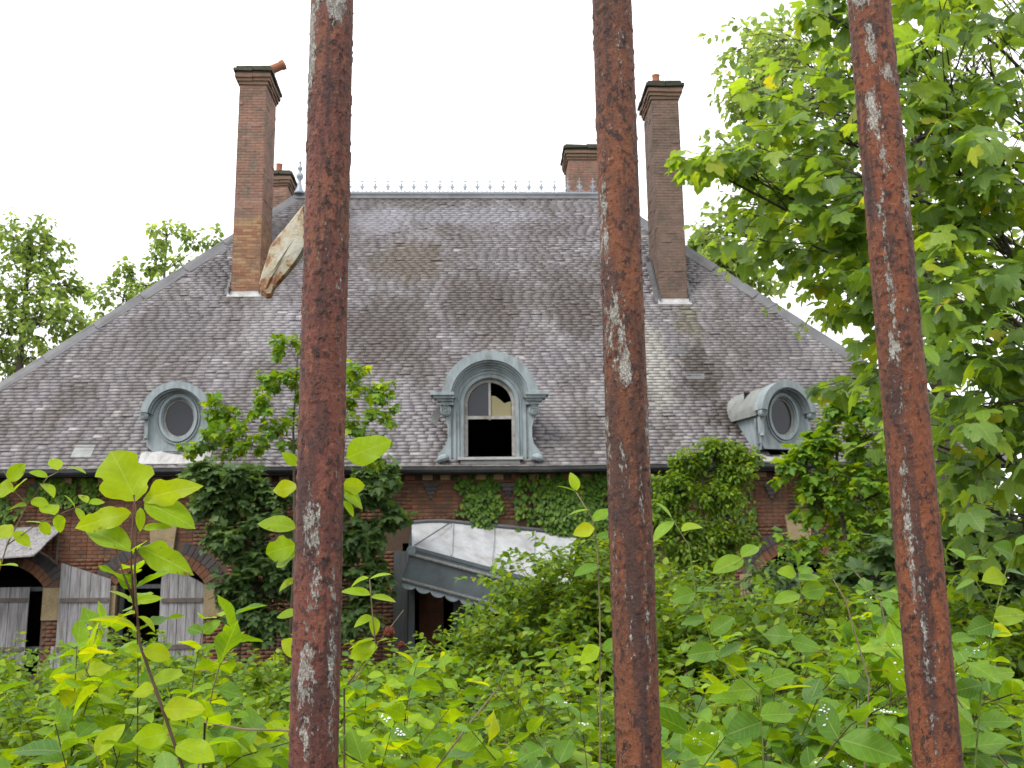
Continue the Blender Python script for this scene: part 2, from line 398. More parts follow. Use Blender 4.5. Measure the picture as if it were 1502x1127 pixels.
def mat_bar(name, rust_a, rust_b, rust_c):
    m, nt, b = new_mat(name)
    pa = nt.nodes.new('ShaderNodeAttribute')
    pa.attribute_name = 'paint'
    fl = nt.nodes.new('ShaderNodeAttribute')
    fl.attribute_name = 'flake'
    n1 = noise_n(nt, 34, 7, 0.68, (1, 1, 0.4))
    c = ramp(nt, n1, [(0.34, rust_a), (0.5, rust_b), (0.66, rust_c)])
    # long dark weathering streaks and ochre rust bloom
    n3 = noise_n(nt, 46, 6, 0.72, (1.6, 1.6, 0.16))
    c = mixc(nt, ramp(nt, n3, [(0.52, (0, 0, 0)), (0.62, (0.8, 0.8, 0.8))]), c, (0.026, 0.014, 0.014))
    n8 = noise_n(nt, 60, 6, 0.75, (1.2, 1.2, 0.35))
    c = mixc(nt, ramp(nt, n8, [(0.56, (0, 0, 0)), (0.66, (0.65, 0.65, 0.65))]), c, (0.12, 0.05, 0.02))
    n2 = noise_n(nt, 210, 6, 0.75, (1, 1, 0.6))
    c = mixc(nt, ramp(nt, n2, [(0.525, (0, 0, 0)), (0.575, (0.9, 0.9, 0.9))]), c, (0.026, 0.013, 0.011))
    n10 = noise_n(nt, 260, 5, 0.75, (1, 1, 0.7))
    c = mixc(nt, ramp(nt, n10, [(0.56, (0, 0, 0)), (0.64, (0.7, 0.7, 0.7))]), c, (0.22, 0.085, 0.04))
    c = mixc(nt, math_n(nt, 'MULTIPLY', fl.outputs['Fac'], 0.9), c, (0.022, 0.010, 0.009))
    stn = nt.nodes.new('ShaderNodeAttribute')
    stn.attribute_name = 'stain'
    sv_ = math_n(nt, 'ADD', stn.outputs['Fac'], math_n(nt, 'MULTIPLY', math_n(nt, 'SUBTRACT', n8, 0.5), 2.6))
    c = mixc(nt, ramp(nt, sv_, [(0.4, (0, 0, 0)), (0.8, (0.72, 0.72, 0.72))]), c, (0.032, 0.019, 0.019))
    # remains of grey-white paint: specks that close up into ragged, crackled patches
    n4 = noise_n(nt, 520, 4, 0.75, (1, 1, 0.42))
    n6 = noise_n(nt, 120, 5, 0.7, (1.3, 1.3, 0.45))
    n5 = noise_n(nt, 24, 3, 0.6, (2.2, 2.2, 0.3))
    v = math_n(nt, 'ADD', math_n(nt, 'MULTIPLY', n4, 0.55), math_n(nt, 'MULTIPLY', n6, 0.45))
    v = math_n(nt, 'ADD', v, math_n(nt, 'MULTIPLY', pa.outputs['Fac'], 0.235))
    v = math_n(nt, 'ADD', v, math_n(nt, 'MULTIPLY', math_n(nt, 'SUBTRACT', n5, 0.5), 0.16))
    mask = ramp(nt, v, [(0.613, (0, 0, 0)), (0.65, (1, 1, 1))])
    nv = nt.nodes.new('ShaderNodeTexVoronoi')
    nv.feature = 'DISTANCE_TO_EDGE'
    nv.inputs['Scale'].default_value = 760
    geo = nt.nodes.new('ShaderNodeNewGeometry')
    mp = nt.nodes.new('ShaderNodeMapping')
    mp.inputs['Scale'].default_value = (1, 1, 0.55)
    nt.links.new(geo.outputs['Position'], mp.inputs[0])
    nt.links.new(mp.outputs[0], nv.inputs['Vector'])
    crack = ramp(nt, nv.outputs['Distance'], [(0.015, (0, 0, 0)), (0.09, (1, 1, 1))])
    mask = math_n(nt, 'MULTIPLY', mask, math_n(nt, 'ADD', math_n(nt, 'MULTIPLY', crack, 0.6), 0.4))
    n7 = noise_n(nt, 160, 4, 0.6)
    white = ramp(nt, n7, [(0.3, (0.18, 0.17, 0.145)), (0.7, (0.40, 0.395, 0.36))])
    c = mixc(nt, mask, c, white)
    setp(nt, b, c, 0.7, 0.3)
    n9 = noise_n(nt, 1100, 3, 0.7)
    h = math_n(nt, 'ADD', math_n(nt, 'MULTIPLY', mask, 0.5), math_n(nt, 'ADD', math_n(nt, 'MULTIPLY', n2, 1.3), math_n(nt, 'MULTIPLY', n9, 0.5)))
    bump(nt, b, h, 1.0, 0.0013)
    return m


M['bar1'] = mat_bar('rusty_iron_crimson', (0.078, 0.028, 0.021), (0.132, 0.042, 0.029), (0.165, 0.06, 0.032))
M['bar2'] = mat_bar('rusty_iron_brown', (0.064, 0.028, 0.017), (0.12, 0.042, 0.021), (0.165, 0.058, 0.025))
M['bar3'] = mat_bar('rusty_iron_orange', (0.078, 0.031, 0.018), (0.148, 0.045, 0.019), (0.19, 0.06, 0.023))
m, nt, b = new_mat('cream_paint_rusting')
n1 = noise_n(nt, 42, 6, 0.65)
c = ramp(nt, n1, [(0.40, (0.34, 0.33, 0.27)), (0.50, (0.29, 0.25, 0.165)), (0.545, (0.18, 0.08, 0.025)), (0.62, (0.12, 0.035, 0.015))])
setp(nt, b, c, 0.55, 0.4)
bump(nt, b, noise_n(nt, 170, 6, 0.7), 0.9, 0.0016)
M['tab'] = m


# ------------------------------------------------------------------ geometry helpers
def tag(o, label=None, cat=None, group=None, kind=None):
    if label: o['label'] = label
    if cat: o['category'] = cat
    if group: o['group'] = group
    if kind: o['kind'] = kind
    return o


def empty(name, loc=(0, 0, 0), rz=0.0):
    o = bpy.data.objects.new(name, None)
    o.empty_display_size = 0.2
    C.objects.link(o)
    o.location = loc
    o.rotation_euler = (0, 0, rz)
    return o


def link(name, me, parent=None, matrix=None):
    o = bpy.data.objects.new(name, me)
    C.objects.link(o)
    if parent:
        o.parent = parent
    if matrix is not None:
        o.matrix_local = matrix
    return o


def mesh_np(name, V, F, mat=None, smooth=False):
    """V (n,3) array, F (m,k) int array with k = 3 or 4"""
    me = bpy.data.meshes.new(name)
    V = np.asarray(V, dtype=np.float32)
    F = np.asarray(F, dtype=np.int32)
    k = F.shape[1]
    me.vertices.add(len(V))
    me.vertices.foreach_set('co', V.ravel())
    me.loops.add(F.size)
    me.loops.foreach_set('vertex_index', F.ravel())
    me.polygons.add(len(F))
    me.polygons.foreach_set('loop_start', np.arange(0, F.size, k, dtype=np.int32))
    me.polygons.foreach_set('loop_total', np.full(len(F), k, dtype=np.int32))
    if smooth:
        me.polygons.foreach_set('use_smooth', np.ones(len(F), dtype=bool))
    me.update(calc_edges=True)
    me.validate()
    if mat:
        me.materials.append(mat)
    return me


class Geo:
    def __init__(s):
        s.v = []
        s.f = []

    def add(s, vs, fs):
        o = len(s.v)
        s.v += [tuple(v) for v in vs]
        s.f += [tuple(i + o for i in f) for f in fs]

    def box(s, c, size, rot=None):
        c = Vector(c)
        hx, hy, hz = (x / 2 for x in size)
        vs = [Vector((x, y, z)) for z in (-hz, hz) for y in (-hy, hy) for x in (-hx, hx)]
        if rot is not None:
            vs = [rot @ v for v in vs]
        s.add([c + v for v in vs], [(0, 2, 3, 1), (4, 5, 7, 6), (0, 1, 5, 4), (2, 6, 7, 3), (0, 4, 6, 2), (1, 3, 7, 5)])
        return s

    def bar(s, a, b, w, t):
        a, b = Vector(a), Vector(b)
        q = (b - a).to_track_quat('Y', 'Z').to_matrix()
        return s.box((a + b) / 2, (w, (b - a).length, t), q)

    def tube(s, pts, rad, n=6, closed=False, caps=True):
        pts = [Vector(p) for p in pts]
        if not hasattr(rad, '__len__'):
            rad = [rad] * len(pts)
        ref = Vector((0.31, 0.17, 0.93))
        vs, fs = [], []
        for i, p in enumerate(pts):
            d = (pts[min(i + 1, len(pts) - 1)] - pts[max(i - 1, 0)])
            d = d.normalized() if d.length > 1e-9 else Vector((0, 0, 1))
            r_ = ref if abs(d.dot(ref)) < 0.95 else Vector((1, 0, 0))
            a = d.cross(r_).normalized()
            b_ = d.cross(a)
            for k in range(n):
                th = 2 * math.pi * k / n
                vs.append(p + (a * math.cos(th) + b_ * math.sin(th)) * rad[i])
        for i in range(len(pts) - 1):
            for k in range(n):
                fs.append((i * n + k, i * n + (k + 1) % n, (i + 1) * n + (k + 1) % n, (i + 1) * n + k))
        if caps:
            fs.append(tuple(range(n - 1, -1, -1)))
            fs.append(tuple((len(pts) - 1) * n + k for k in range(n)))
        s.add(vs, fs)
        return s

    def lathe(s, prof, c=(0, 0, 0), n=12, rot=None):
        """prof: list of (radius, z)"""
        c = Vector(c)
        vs, fs = [], []
        for r_, z in prof:
            for k in range(n):
                th = 2 * math.pi * k / n
                v = Vector((r_ * math.cos(th), r_ * math.sin(th), z))
                vs.append(c + (rot @ v if rot is not None else v))
        for i in range(len(prof) - 1):
            for k in range(n):
                fs.append((i * n + k, i * n + (k + 1) % n, (i + 1) * n + (k + 1) % n, (i + 1) * n + k))
        fs.append(tuple(range(n - 1, -1, -1)))
        fs.append(tuple((len(prof) - 1) * n + k for k in range(n)))
        s.add(vs, fs)
        return s

    def prism(s, outline, y0, y1):
        """outline of (x, z) points, counter-clockwise seen from the front (-y)"""
        n = len(outline)
        vs = [(x, y0, z) for x, z in outline] + [(x, y1, z) for x, z in outline]
        fs = [tuple(range(n)), tuple(range(2 * n - 1, n - 1, -1))]
        fs += [(i, i + n, (i + 1) % n + n, (i + 1) % n) for i in range(n)]
        s.add(vs, fs)
        return s

    def ring(s, outer, inner, y0, y1, closed=False):
        """band between two (x, z) paths with the same number of points, extruded y0..y1"""
        n = len(outer)
        vs = [(x, y, z) for y in (y0, y1) for pth in (outer, inner) for x, z in pth]
        fs = []
        rg = range(n if closed else n - 1)
        for i in rg:
            j = (i + 1) % n
            fs.append((i, n + i, n + j, j))
            fs.append((2 * n + i, 2 * n + j, 3 * n + j, 3 * n + i))
            fs.append((i, j, 2 * n + j, 2 * n + i))
            fs.append((n + i, 3 * n + i, 3 * n + j, n + j))
        if not closed:
            for i in (0, n - 1):
                fs.append((i, 2 * n + i, 3 * n + i, n + i))
        s.add(vs, fs)
        return s

    def build(s, name, mat, parent=None, smooth=False):
        me = bpy.data.meshes.new(name)
        me.from_pydata(s.v, [], s.f)
        me.materials.append(mat)
        if smooth:
            me.polygons.foreach_set('use_smooth', np.ones(len(me.polygons), dtype=bool))
        me.update()
        return link(name, me, parent)


def arc(cx, cz, rx, rz, a0, a1, n):
    return [(cx + rx * math.cos(R(a0 + (a1 - a0) * i / n)), cz + rz * math.sin(R(a0 + (a1 - a0) * i / n))) for i in range(n + 1)]


# ---- leaf templates: (verts, tris); base at origin, tip along +Y, face normal +Z, length 1
def oval_leaf(rows, cols, width=0.62, fold=0.12, curl=0.18, lobes=0.0, seed=0, twist=0.0, wave=0.0):
    rr = random.Random(seed)
    ph = rr.random() * 6
    vs, fs = [], []
    for i in range(rows + 1):
        t = i / rows
        w = width * 0.5 * (math.sin(math.pi * min(1, t ** 0.85)) ** 0.75 if 0 < t < 1 else 0.0)
        if t == 0: w = 0.012
        if t == 1: w = 0.004
        for j in range(cols + 1):
            u = 2 * j / cols - 1
            lw = w
            if lobes:
                lw *= 1 - lobes * max(0, math.cos((t - (0.52 if u < 0 else 0.62)) * 15)) * (abs(u) > 0.4)
            x = u * lw
            z = abs(u) * lw * fold * 2 - curl * t * t + wave * math.sin(ph + t * 7) * u * lw
            z += twist * u * lw * (t - 0.3)
            vs.append((x, t, z))
    c1 = cols + 1
    for i in range(rows):
        for j in range(cols):
            a = i * c1 + j
            fs += [(a, a + 1, a + c1 + 1), (a, a + c1 + 1, a + c1)]
    return np.array(vs), np.array(fs)


def palmate_leaf(droop=0.22, seed=0, fold=0.16):
    rr = random.Random(seed)
    spec = [(-64, 0.34), (-44, 0.50), (-22, 0.60), (-6, 0.50), (10, 0.70), (28, 0.86), (42, 0.72), (54, 0.55), (70, 0.76), (90, 1.0)]
    pts = [(math.cos(R(a)) * r * (1 + rr.uniform(-.06, .06)), math.sin(R(a)) * r) for a, r in spec]
    out = pts + [(-x * (1 + rr.uniform(-.06, .06)), y) for x, y in pts[-2::-1]]
    vs = [(0, 0.22, 0.03)]
    sh = 0.0
    for x, y in out:
        rad = math.hypot(x, y - 0.1)
        lobe = 0.05 if rad > 0.6 else -0.03
        vs.append((x * 0.95, y + 0.22, -droop * rad * rad + abs(x) * fold * 0.5 - lobe * 0.4))
    vs.append((0, 0, 0))
    n = len(out)
    fs = [(0, i + 1, i + 2) for i in range(n - 1)] + [(0, n, n + 1), (0, n + 1, 1)]
    V = np.array(vs) / 1.22
    return V, np.array(fs)


def ivy_leaf():
    out = [(0.0, 0.0), (0.28, -0.1), (0.5, 0.15), (0.3, 0.4), (0.32, 0.62), (0, 1.0), (-0.32, 0.62), (-0.3, 0.4), (-0.5, 0.15), (-0.28, -0.1)]
    vs = [(0, 0.35, 0.05)] + [(x, y, -0.12 * (x * x + (y - .35) ** 2)) for x, y in out]
    n = len(out)
    return np.array(vs), np.array([(0, i + 1, (i + 1) % n + 1) for i in range(n)])


OVAL_HI = [oval_leaf(10, 4, 0.60, 0.10, 0.16, 0, 1), oval_leaf(10, 4, 0.70, 0.16, 0.10, 0, 2, 0.4, 0.2),
           oval_leaf(10, 4, 0.56, 0.2, 0.28, 0, 3, -0.3), oval_leaf(12, 4, 0.74, 0.08, 0.2, 0.25, 4, 0.2, 0.3),
           oval_leaf(10, 4, 0.66, 0.05, 0.05, 0, 5, 0.1, 0.35)]
HERO = OVAL_HI + [oval_leaf(12, 4, 0.40, 0.16, 0.22, 0, 6, 0.5, 0.2), oval_leaf(14, 4, 0.46, 0.10, 0.30, 0.22, 7, -0.4, 0.4), oval_leaf(16, 6, 0.95, 0.06, 0.12, 0.3, 8, 0.1, 0.25)]
OVAL_LO = [oval_leaf(5, 2, 0.62, 0.14, 0.18, 0, 1), oval_leaf(5, 2, 0.70, 0.08, 0.1, 0, 2, 0.3), oval_leaf(5, 2, 0.56, 0.2, 0.26, 0, 3)]
OVAL_XS = [oval_leaf(2, 2, 0.72, 0.16, 0.16, 0, 1), oval_leaf(3, 2, 0.62, 0.05, 0.25, 0, 2)]
PALM = [palmate_leaf(0.18, 1), palmate_leaf(0.34, 2, 0.25), palmate_leaf(0.10, 3, 0.05)]
IVY = [ivy_leaf()]


def leaf_attr(me, L):
    a = me.attributes.new('leafco', 'FLOAT_VECTOR', 'POINT')
    a.data.foreach_set('vector', np.asarray(L, dtype=np.float32).ravel())


class Leaves:
    """collects leaves (base point, direction, up, size)"""
    def __init__(s):
        s.p, s.d, s.n, s.s = [], [], [], []

    def add(s, p, d, n, size):
        s.p.append(tuple(p)); s.d.append(tuple(d)); s.n.append(tuple(n)); s.s.append(size)

    def frames(s):
        P, D, Nn, S = (np.array(x, dtype=np.float64) for x in (s.p, s.d, s.n, s.s))
        D /= np.linalg.norm(D, axis=1, keepdims=True) + 1e-9
        X = np.cross(D, Nn)
        ln = np.linalg.norm(X, axis=1, keepdims=True)
        X = np.where(ln < 1e-4, np.array([[1.0, 0, 0]]), X / np.maximum(ln, 1e-6))
        Z = np.cross(X, D)
        return P, X, D, Z, S

    def joined(s, name, mat, templates, parent, idx=None):
        P, X, D, Z, S = s.frames()
        if idx is not None:
            P, X, D, Z, S = P[idx], X[idx], D[idx], Z[idx], S[idx]
        if len(P) == 0:
            return None
        Vs, Fs, Ls, off = [], [], [], 0
        which = rng.integers(0, len(templates), len(P))
        for k, (TV, TF) in enumerate(templates):
            q = which == k
            if not q.any():
                continue
            p, x, d, z, sc = P[q], X[q], D[q], Z[q], S[q]
            w = (TV[None, :, 0, None] * x[:, None, :] + TV[None, :, 1, None] * d[:, None, :] + TV[None, :, 2, None] * z[:, None, :])
            w = p[:, None, :] + sc[:, None, None] * w
            Vs.append(w.reshape(-1, 3))
            Ls.append(np.tile(TV, (len(p), 1)))
            F = TF[None] + (np.arange(len(p)) * len(TV))[:, None, None] + off
            Fs.append(F.reshape(-1, 3))
            off += len(p) * len(TV)
        me = mesh_np(name, np.concatenate(Vs), np.concatenate(Fs), mat, True)
        leaf_attr(me, np.concatenate(Ls))
        o = link(name, me, parent)
        tag(o, kind='stuff')
        return o

    def single(s, meshes, parent, idx):
        P, X, D, Z, S = s.frames()
        for i in idx:
            mt = Matrix(((X[i][0], D[i][0], Z[i][0], 0), (X[i][1], D[i][1], Z[i][1], 0), (X[i][2], D[i][2], Z[i][2], 0), (0, 0, 0, 1)))
            mt = Matrix.Translation(P[i]) @ mt @ Matrix.Diagonal((S[i], S[i], S[i], 1))
            link('leaf', random.choice(meshes), parent, mt)


LEAFMESH = {}


def leaf_meshes(matname, templates, key):
    k = (matname, key)
    if k not in LEAFMESH:
        LEAFMESH[k] = []
        for V, F in templates:
            me = mesh_np('leaf', V, F, M[matname], True)
            leaf_attr(me, V)
            LEAFMESH[k].append(me)
    return LEAFMESH[k]


# ------------------------------------------------------------------ ground
g = Geo()
n = 40
for i in range(n + 1):
    for j in range(n + 1):
        x, y = -150 + 300 * i / n, -60 + 300 * j / n
        g.v.append((x, y, 0.0))
for i in range(n):
    for j in range(n):
        a = i * (n + 1) + j
        g.f.append((a, a + n + 1, a + n + 2, a + 1))
ground = g.build('ground', M['soil'])
tag(ground, 'dark overgrown soil of the garden', 'ground', kind='structure')

# ------------------------------------------------------------------ house
house = empty('derelict_house', HORG, HYAW)
tag(house, 'abandoned brick villa with big grey slate hipped roof, dormers and tall chimneys', 'house')

RUN = 6.7                                    # eave to ridge, in plan
zE = hp(700, 684, 0).z
zR = hp(660, 288, RUN).z
SL = (zR - zE) / RUN
xRL, xRR = hp(436, 285, RUN).x, hp(888, 289, RUN).x
xEL, xER = hp(-195, 690, 0).x, hp(1490, 676, 0).x
WALLY = 0.32
DEPTH = 2 * RUN
ang = math.atan(SL)
ca, sa = math.cos(ang), math.sin(ang)
slope_len = RUN / ca


def rp(px, py):
    """house-local point on the front roof slope"""
    v = hray(px, py)
    t = (zE - HC.z + (HC.y) * SL) / (v.z - v.y * SL)
    return HC + v * t


def roof_pt(x, s, h=0.0):
    """x along the eave, s metres up the slope, h metres proud of it"""
    return Vector((x, s * ca - h * sa, zE + s * sa + h * ca))


def hip_l(s):
    return xEL + (xRL - xEL) * s / slope_len


def hip_r(s):
    return xER + (xRR - xER) * s / slope_len


# dormer placements (house-local)
pm = hp(719, 676, 0.12)
D_MID = dict(x=pm.x, z=pm.z, y=0.12)
pl = rp(260, 664)
D_LEFT = dict(x=pl.x, z=pl.z + 0.02, y=pl.y - 0.03)
pr = rp(1149, 662)
D_RIGHT = dict(x=pr.x, z=pr.z + 0.02, y=pr.y - 0.12)
CH_L, CH_R = rp(359, 432), rp(989, 443)

# holes in the slating: (x0, x1, s0, s1)
holes = []
for D, hw, hh in ((D_MID, 0.62, 1.75), (D_LEFT, 0.42, 1.05), (D_RIGHT, 0.34, 1.05)):
    s0 = D['y'] / ca
    holes.append((D['x'] - hw, D['x'] + hw, s0 + 0.05, s0 + (hh - 0.1) / sa))
holes.append((CH_L.x - 0.36, CH_L.x + 0.36, CH_L.y / ca + 0.05, CH_L.y / ca + 1.9))
holes.append((CH_R.x - 0.36, CH_R.x + 0.36, CH_R.y / ca + 0.05, CH_R.y / ca + 1.9))
dorm_holes = holes[:3]

# roof deck: the front slope split round the dormer openings, the other three slopes whole
g = Geo()
xs = sorted(set([v for h in dorm_holes for v in h[:2]]))
cuts = [None] + xs + [None]


def deck_poly(xa, xb, s0, s1):
    sl = np.linspace(s0, s1, 25)
    L = [(max(hip_l(s), xa) if xa is not None else hip_l(s)) for s in sl]
    Rr = [(min(hip_r(s), xb) if xb is not None else hip_r(s)) for s in sl]
    for i in range(24):
        if L[i] >= Rr[i] and L[i + 1] >= Rr[i + 1]:
            continue
        q = [roof_pt(L[i], sl[i]), roof_pt(max(Rr[i], L[i]), sl[i]), roof_pt(max(Rr[i + 1], L[i + 1]), sl[i + 1]), roof_pt(L[i + 1], sl[i + 1])]
        g.add(q, [(0, 1, 2, 3)])


for a, b_ in zip(cuts[:-1], cuts[1:]):
    hh = [h for h in dorm_holes if a is not None and b_ is not None and abs(h[0] - a) < 1e-6 and abs(h[1] - b_) < 1e-6]
    if hh:
        deck_poly(a, b_, 0, hh[0][2])
        deck_poly(a, b_, hh[0][3], slope_len)
    else:
        deck_poly(a, b_, 0, slope_len)
EL, ER = (xEL, 0, zE), (xER, 0, zE)
BL, BR = (xEL, DEPTH, zE), (xER, DEPTH, zE)
RL, RR = (xRL, RUN, zR), (xRR, RUN, zR)
g.add([EL, BL, RL], [(0, 2, 1)])
g.add([ER, BR, RR], [(0, 1, 2)])
g.add([BL, BR, RR, RL], [(0, 3, 2, 1)])
g.add([(xEL, 0.3, zE - .02), (xER, 0.3, zE - .02), (xER, DEPTH, zE - .02), (xEL, DEPTH, zE - .02)], [(0, 1, 2, 3)])
roof = g.build('roof', M['slate'], house)

# slates
EXPO = 0.102
SW = 0.245
slates = []
ncourse = int(slope_len / EXPO)
for j in range(ncourse):
    s = j * EXPO + rng.normal(0, 0.003)
    xl, xr = hip_l(s) + 0.02, hip_r(s) - 0.02
    x = xl - rng.random() * SW
    while x < xr:
        w = SW * rng.uniform(0.82, 1.18)
        x0, x1 = max(x, xl), min(x + w, xr)
        x += w
        if x1 - x0 < 0.05:
            continue
        sm = s + EXPO / 2
        if any(h[0] - 0.02 < (x0 + x1) / 2 < h[1] + 0.02 and h[2] < sm < h[3] for h in holes):
            continue
        if rng.random() < 0.006:
            continue
        slip = -rng.random() * 0.06 if rng.random() < 0.02 else 0.0
        slates.append((x0, x1, s + slip + rng.normal(0, 0.0018), rng.normal(0, 0.005) + (rng.normal(0, .06) if rng.random() < .012 else 0), abs(rng.normal(0, 0.0015)) + (0.014 if rng.random() < 0.015 else 0)))
SLATE_L = 0.15


def slate_verts(x0, x1, s, rot, lift):
    gap = 0.0006
    w = x1 - x0 - gap
    cx = (x0 + x1) / 2
    out = []
    for (u, t, h) in ((-.5, 0, 0.016 + lift), (.5, 0, 0.016 + lift), (.5, 0, 0.026 + lift), (-.5, 0, 0.026 + lift), (-.5, 1, 0.001), (.5, 1, 0.001), (.5, 1, 0.006), (-.5, 1, 0.006)):
        xx = cx + u * w - rot * t * SLATE_L
        ss = s + t * SLATE_L + rot * u * w
        out.append(roof_pt(xx, ss, h))
    return out


SF = [(0, 1, 2, 3), (3, 2, 6, 7), (0, 3, 7, 4), (1, 5, 6, 2), (4, 7, 6, 5), (0, 4, 5, 1)]
# the 300 that show largest: the lowest courses in the middle of the front, clear of the planting
vis = []
for i, (x0, x1, s, ro, li) in enumerate(slates):
    c = roof_pt((x0 + x1) / 2, s)
    v = HC - c
    if (-3.2 < c.x < 3.3) and s < 3.5:
        vis.append((v.length, i))
vis.sort()
pick = set(i for _, i in vis[:300])
sv, sf = [], []
for i, q in enumerate(slates):
    if i in pick:
        continue
    o = len(sv)
    sv += [tuple(p) for p in slate_verts(*q)]
    sf += [tuple(k + o for k in f) for f in SF]
tag(link('slate_courses', mesh_np('slate_courses', sv, sf, M['slate']), roof), kind='stuff')
# slates of a few widths share their meshes
slate_mes = {}
for i in sorted(pick):
    x0, x1, s, ro, li = slates[i]
    w = round((x1 - x0 - 0.0006) / .006) * .006
    if w not in slate_mes:
        hw_ = w / 2
        bx = [(-hw_, 0, .016), (hw_, 0, .016), (hw_, 0, .026), (-hw_, 0, .026), (-hw_, SLATE_L, .001), (hw_, SLATE_L, .001), (hw_, SLATE_L, .006), (-hw_, SLATE_L, .006)]
        slate_mes[w] = mesh_np('slate', bx, SF, M['slate'])
    o = roof_pt((x0 + x1) / 2, s, li * 0.5)
    link('slate', slate_mes[w], roof, Matrix.Translation(o) @ Matrix.Rotation(ang, 4, 'X') @ Matrix.Rotation(ro, 4, 'Z'))

# hip flashings: overlapping lead sheets
for side in (-1, 1):
    a = Vector(EL if side < 0 else ER)
    b_ = Vector(RL if side < 0 else RR)
    hip = Geo()
    L = (b_ - a).length
    d = (b_ - a).normalized()
    across = Vector((side * -1, 0, 0))
    up_f = Vector((0, -sa, ca))
    wv = (up_f.cross(d)).normalized() * (1 if side > 0 else -1)
    if wv.x * side > 0: wv = -wv
    n_sh = 9
    base = empty_parent = None
    hipo = Geo().tube([a + Vector((0, 0, .02)), b_ + Vector((0, 0, .02))], 0.05, 8).build('hip_flashing', M['lead'], house)
    side_dir = Vector((side, 0, 0)) * 0.3 + Vector((0, 0.3, -0.25))
    for k in range(n_sh):
        p0 = a + d * (L * k / n_sh - 0.12)
        p1 = a + d * (L * (k + 1) / n_sh)
        wdt = 0.24 + random.uniform(-.03, .03)
        lift0, lift1 = 0.055 + random.uniform(0, .012), 0.03
        jg = random.uniform(-.03, .03)
        gg = Geo()
        cols = []
        for (p, lf) in ((p0, lift0), (p1, lift1)):
            cols.append([p + wv * (wdt + jg) + up_f * lf * 0.6, p + wv * 0.12 + up_f * lf, p + Vector((0, 0, 0.07 + lf * .5)), p + side_dir.normalized() * 0.15 + Vector((0, 0, .02))])
        vs_ = cols[0] + cols[1] + [q - Vector((0, 0, 0.012)) for q in cols[0] + cols[1]]
        fs_ = []
        for q in range(3):
            fs_ += [(q, q + 1, q + 5, q + 4), (q + 8, q + 12, q + 13, q + 9)]
        fs_ += [(0, 8, 9, 1), (1, 9, 10, 2), (2, 10, 11, 3), (0, 4, 12, 8), (4, 5, 13, 12), (5, 6, 14, 13), (6, 7, 15, 14)]
        gg.add(vs_, fs_)
        gg.build('lead_sheet', M['lead'], hipo)

# ridge and cresting
rg = Geo()
rg.tube([(xRL - .05, RUN, zR + .02), (xRR + .05, RUN, zR + .02)], 0.075, 10)
rg.box(((xRL + xRR) / 2, RUN - .10, zR - .06), (xRR - xRL + .1, .2, .02), Matrix.Rotation(ang, 3, 'X'))
rg.build('ridge_cap', M['lead'], house)
crest = Geo()
crest.box(((xRL + xRR) / 2, RUN, zR + .115), (xRR - xRL, .02, .03))
crest.box(((xRL + xRR) / 2, RUN, zR + .08), (xRR - xRL, .06, .03))
nsp = int(round((xRR - xRL) / 0.365))
for k in range(nsp):
    x0 = xRL + (xRR - xRL) * k / nsp
    w = (xRR - xRL) / nsp
    crest.tube([(x0 + w * (0.5 - 0.5 * math.cos(math.pi * q / 8)) if False else x0 + w * q / 8, RUN, zR + .13 + .10 * (2 * q / 8 - 1) ** 2) for q in range(9)], 0.011, 5)
crest = crest.build('ridge_cresting', M['crest'], house)
sp = Geo()
sp.tube([(0, 0, 0), (0, 0, .42)], [.016, .010], 6)
sp.lathe([(.004, .40), (.022, .425), (.004, .46)], n=6)
sp.prism([(-.055, .335), (0, .315), (.055, .335), (.055, .36), (0, .35), (-.055, .36)], -.008, .008)
sp.prism([(0, .10), (.05, .15), (.095, .225), (.05, .205), (.025, .19), (.03, .25), (0, .30), (-.03, .25), (-.025, .19), (-.05, .205), (-.095, .225), (-.05, .15)], -.009, .009)
spike_me = None
for k in range(nsp + 1):
    if k == 0:
        continue
    x = xRL + (xRR - xRL) * k / nsp
    if spike_me is None:
        o = sp.build('spike', M['crest'], crest)
        spike_me = o.data
        o.matrix_local = Matrix.Translation((x, RUN, zR + .10))
    else:
        link('spike', spike_me, crest, Matrix.Translation((x + random.uniform(-.01, .01), RUN, zR + .10)) @ Matrix.Rotation(random.uniform(-.06, .06), 4, 'Y'))
fin = Geo().lathe([(.16, 0), (.15, .05), (.09, .16), (.05, .34), (.045, .40), (.10, .50), (.11, .56), (.06, .64), (.03, .68), (.07, .74), (.075, .79), (.03, .86), (.02, .90), (.045, .95), (.012, 1.0), (.004, 1.28)], (xRL + .06, RUN, zR + .05), 12)
fin.build('finial', M['crest'], house, True)

# -- walls with arched openings
WH = zE
ZB = 0.0
WX0, WX1 = xEL + 0.35, xER - 0.35


def opening(pxc, y_top, half, y_spring):
    c = hp(pxc, y_top, WALLY)
    sp_ = hp(pxc, y_spring, WALLY)
    return dict(x=c.x, top=c.z, hw=half, sp=sp_.z)


OPEN = [opening(2, 828, 0.86, 862), opening(238, 823, 0.86, 857), dict(x=hp(660, 880, WALLY).x, top=hp(660, 795, WALLY).z, hw=0.95, sp=hp(660, 796, WALLY).z), opening(1173, 806, 0.86, 840)]


def arch_pts(o, extra=0.0, n=14):
    """arch curve (circular segment) from left spring to right spring, offset outward by extra"""
    h = max(o['top'] - o['sp'], 0.02)
    rad = (o['hw'] ** 2 + h * h) / (2 * h)
    cz = o['top'] - rad
    a = math.asin(min(1, o['hw'] / rad))
    return [(o['x'] + (rad + extra) * math.sin(t), cz + (rad + extra) * math.cos(t)) for t in np.linspace(-a, a, n + 1)], rad, cz, a


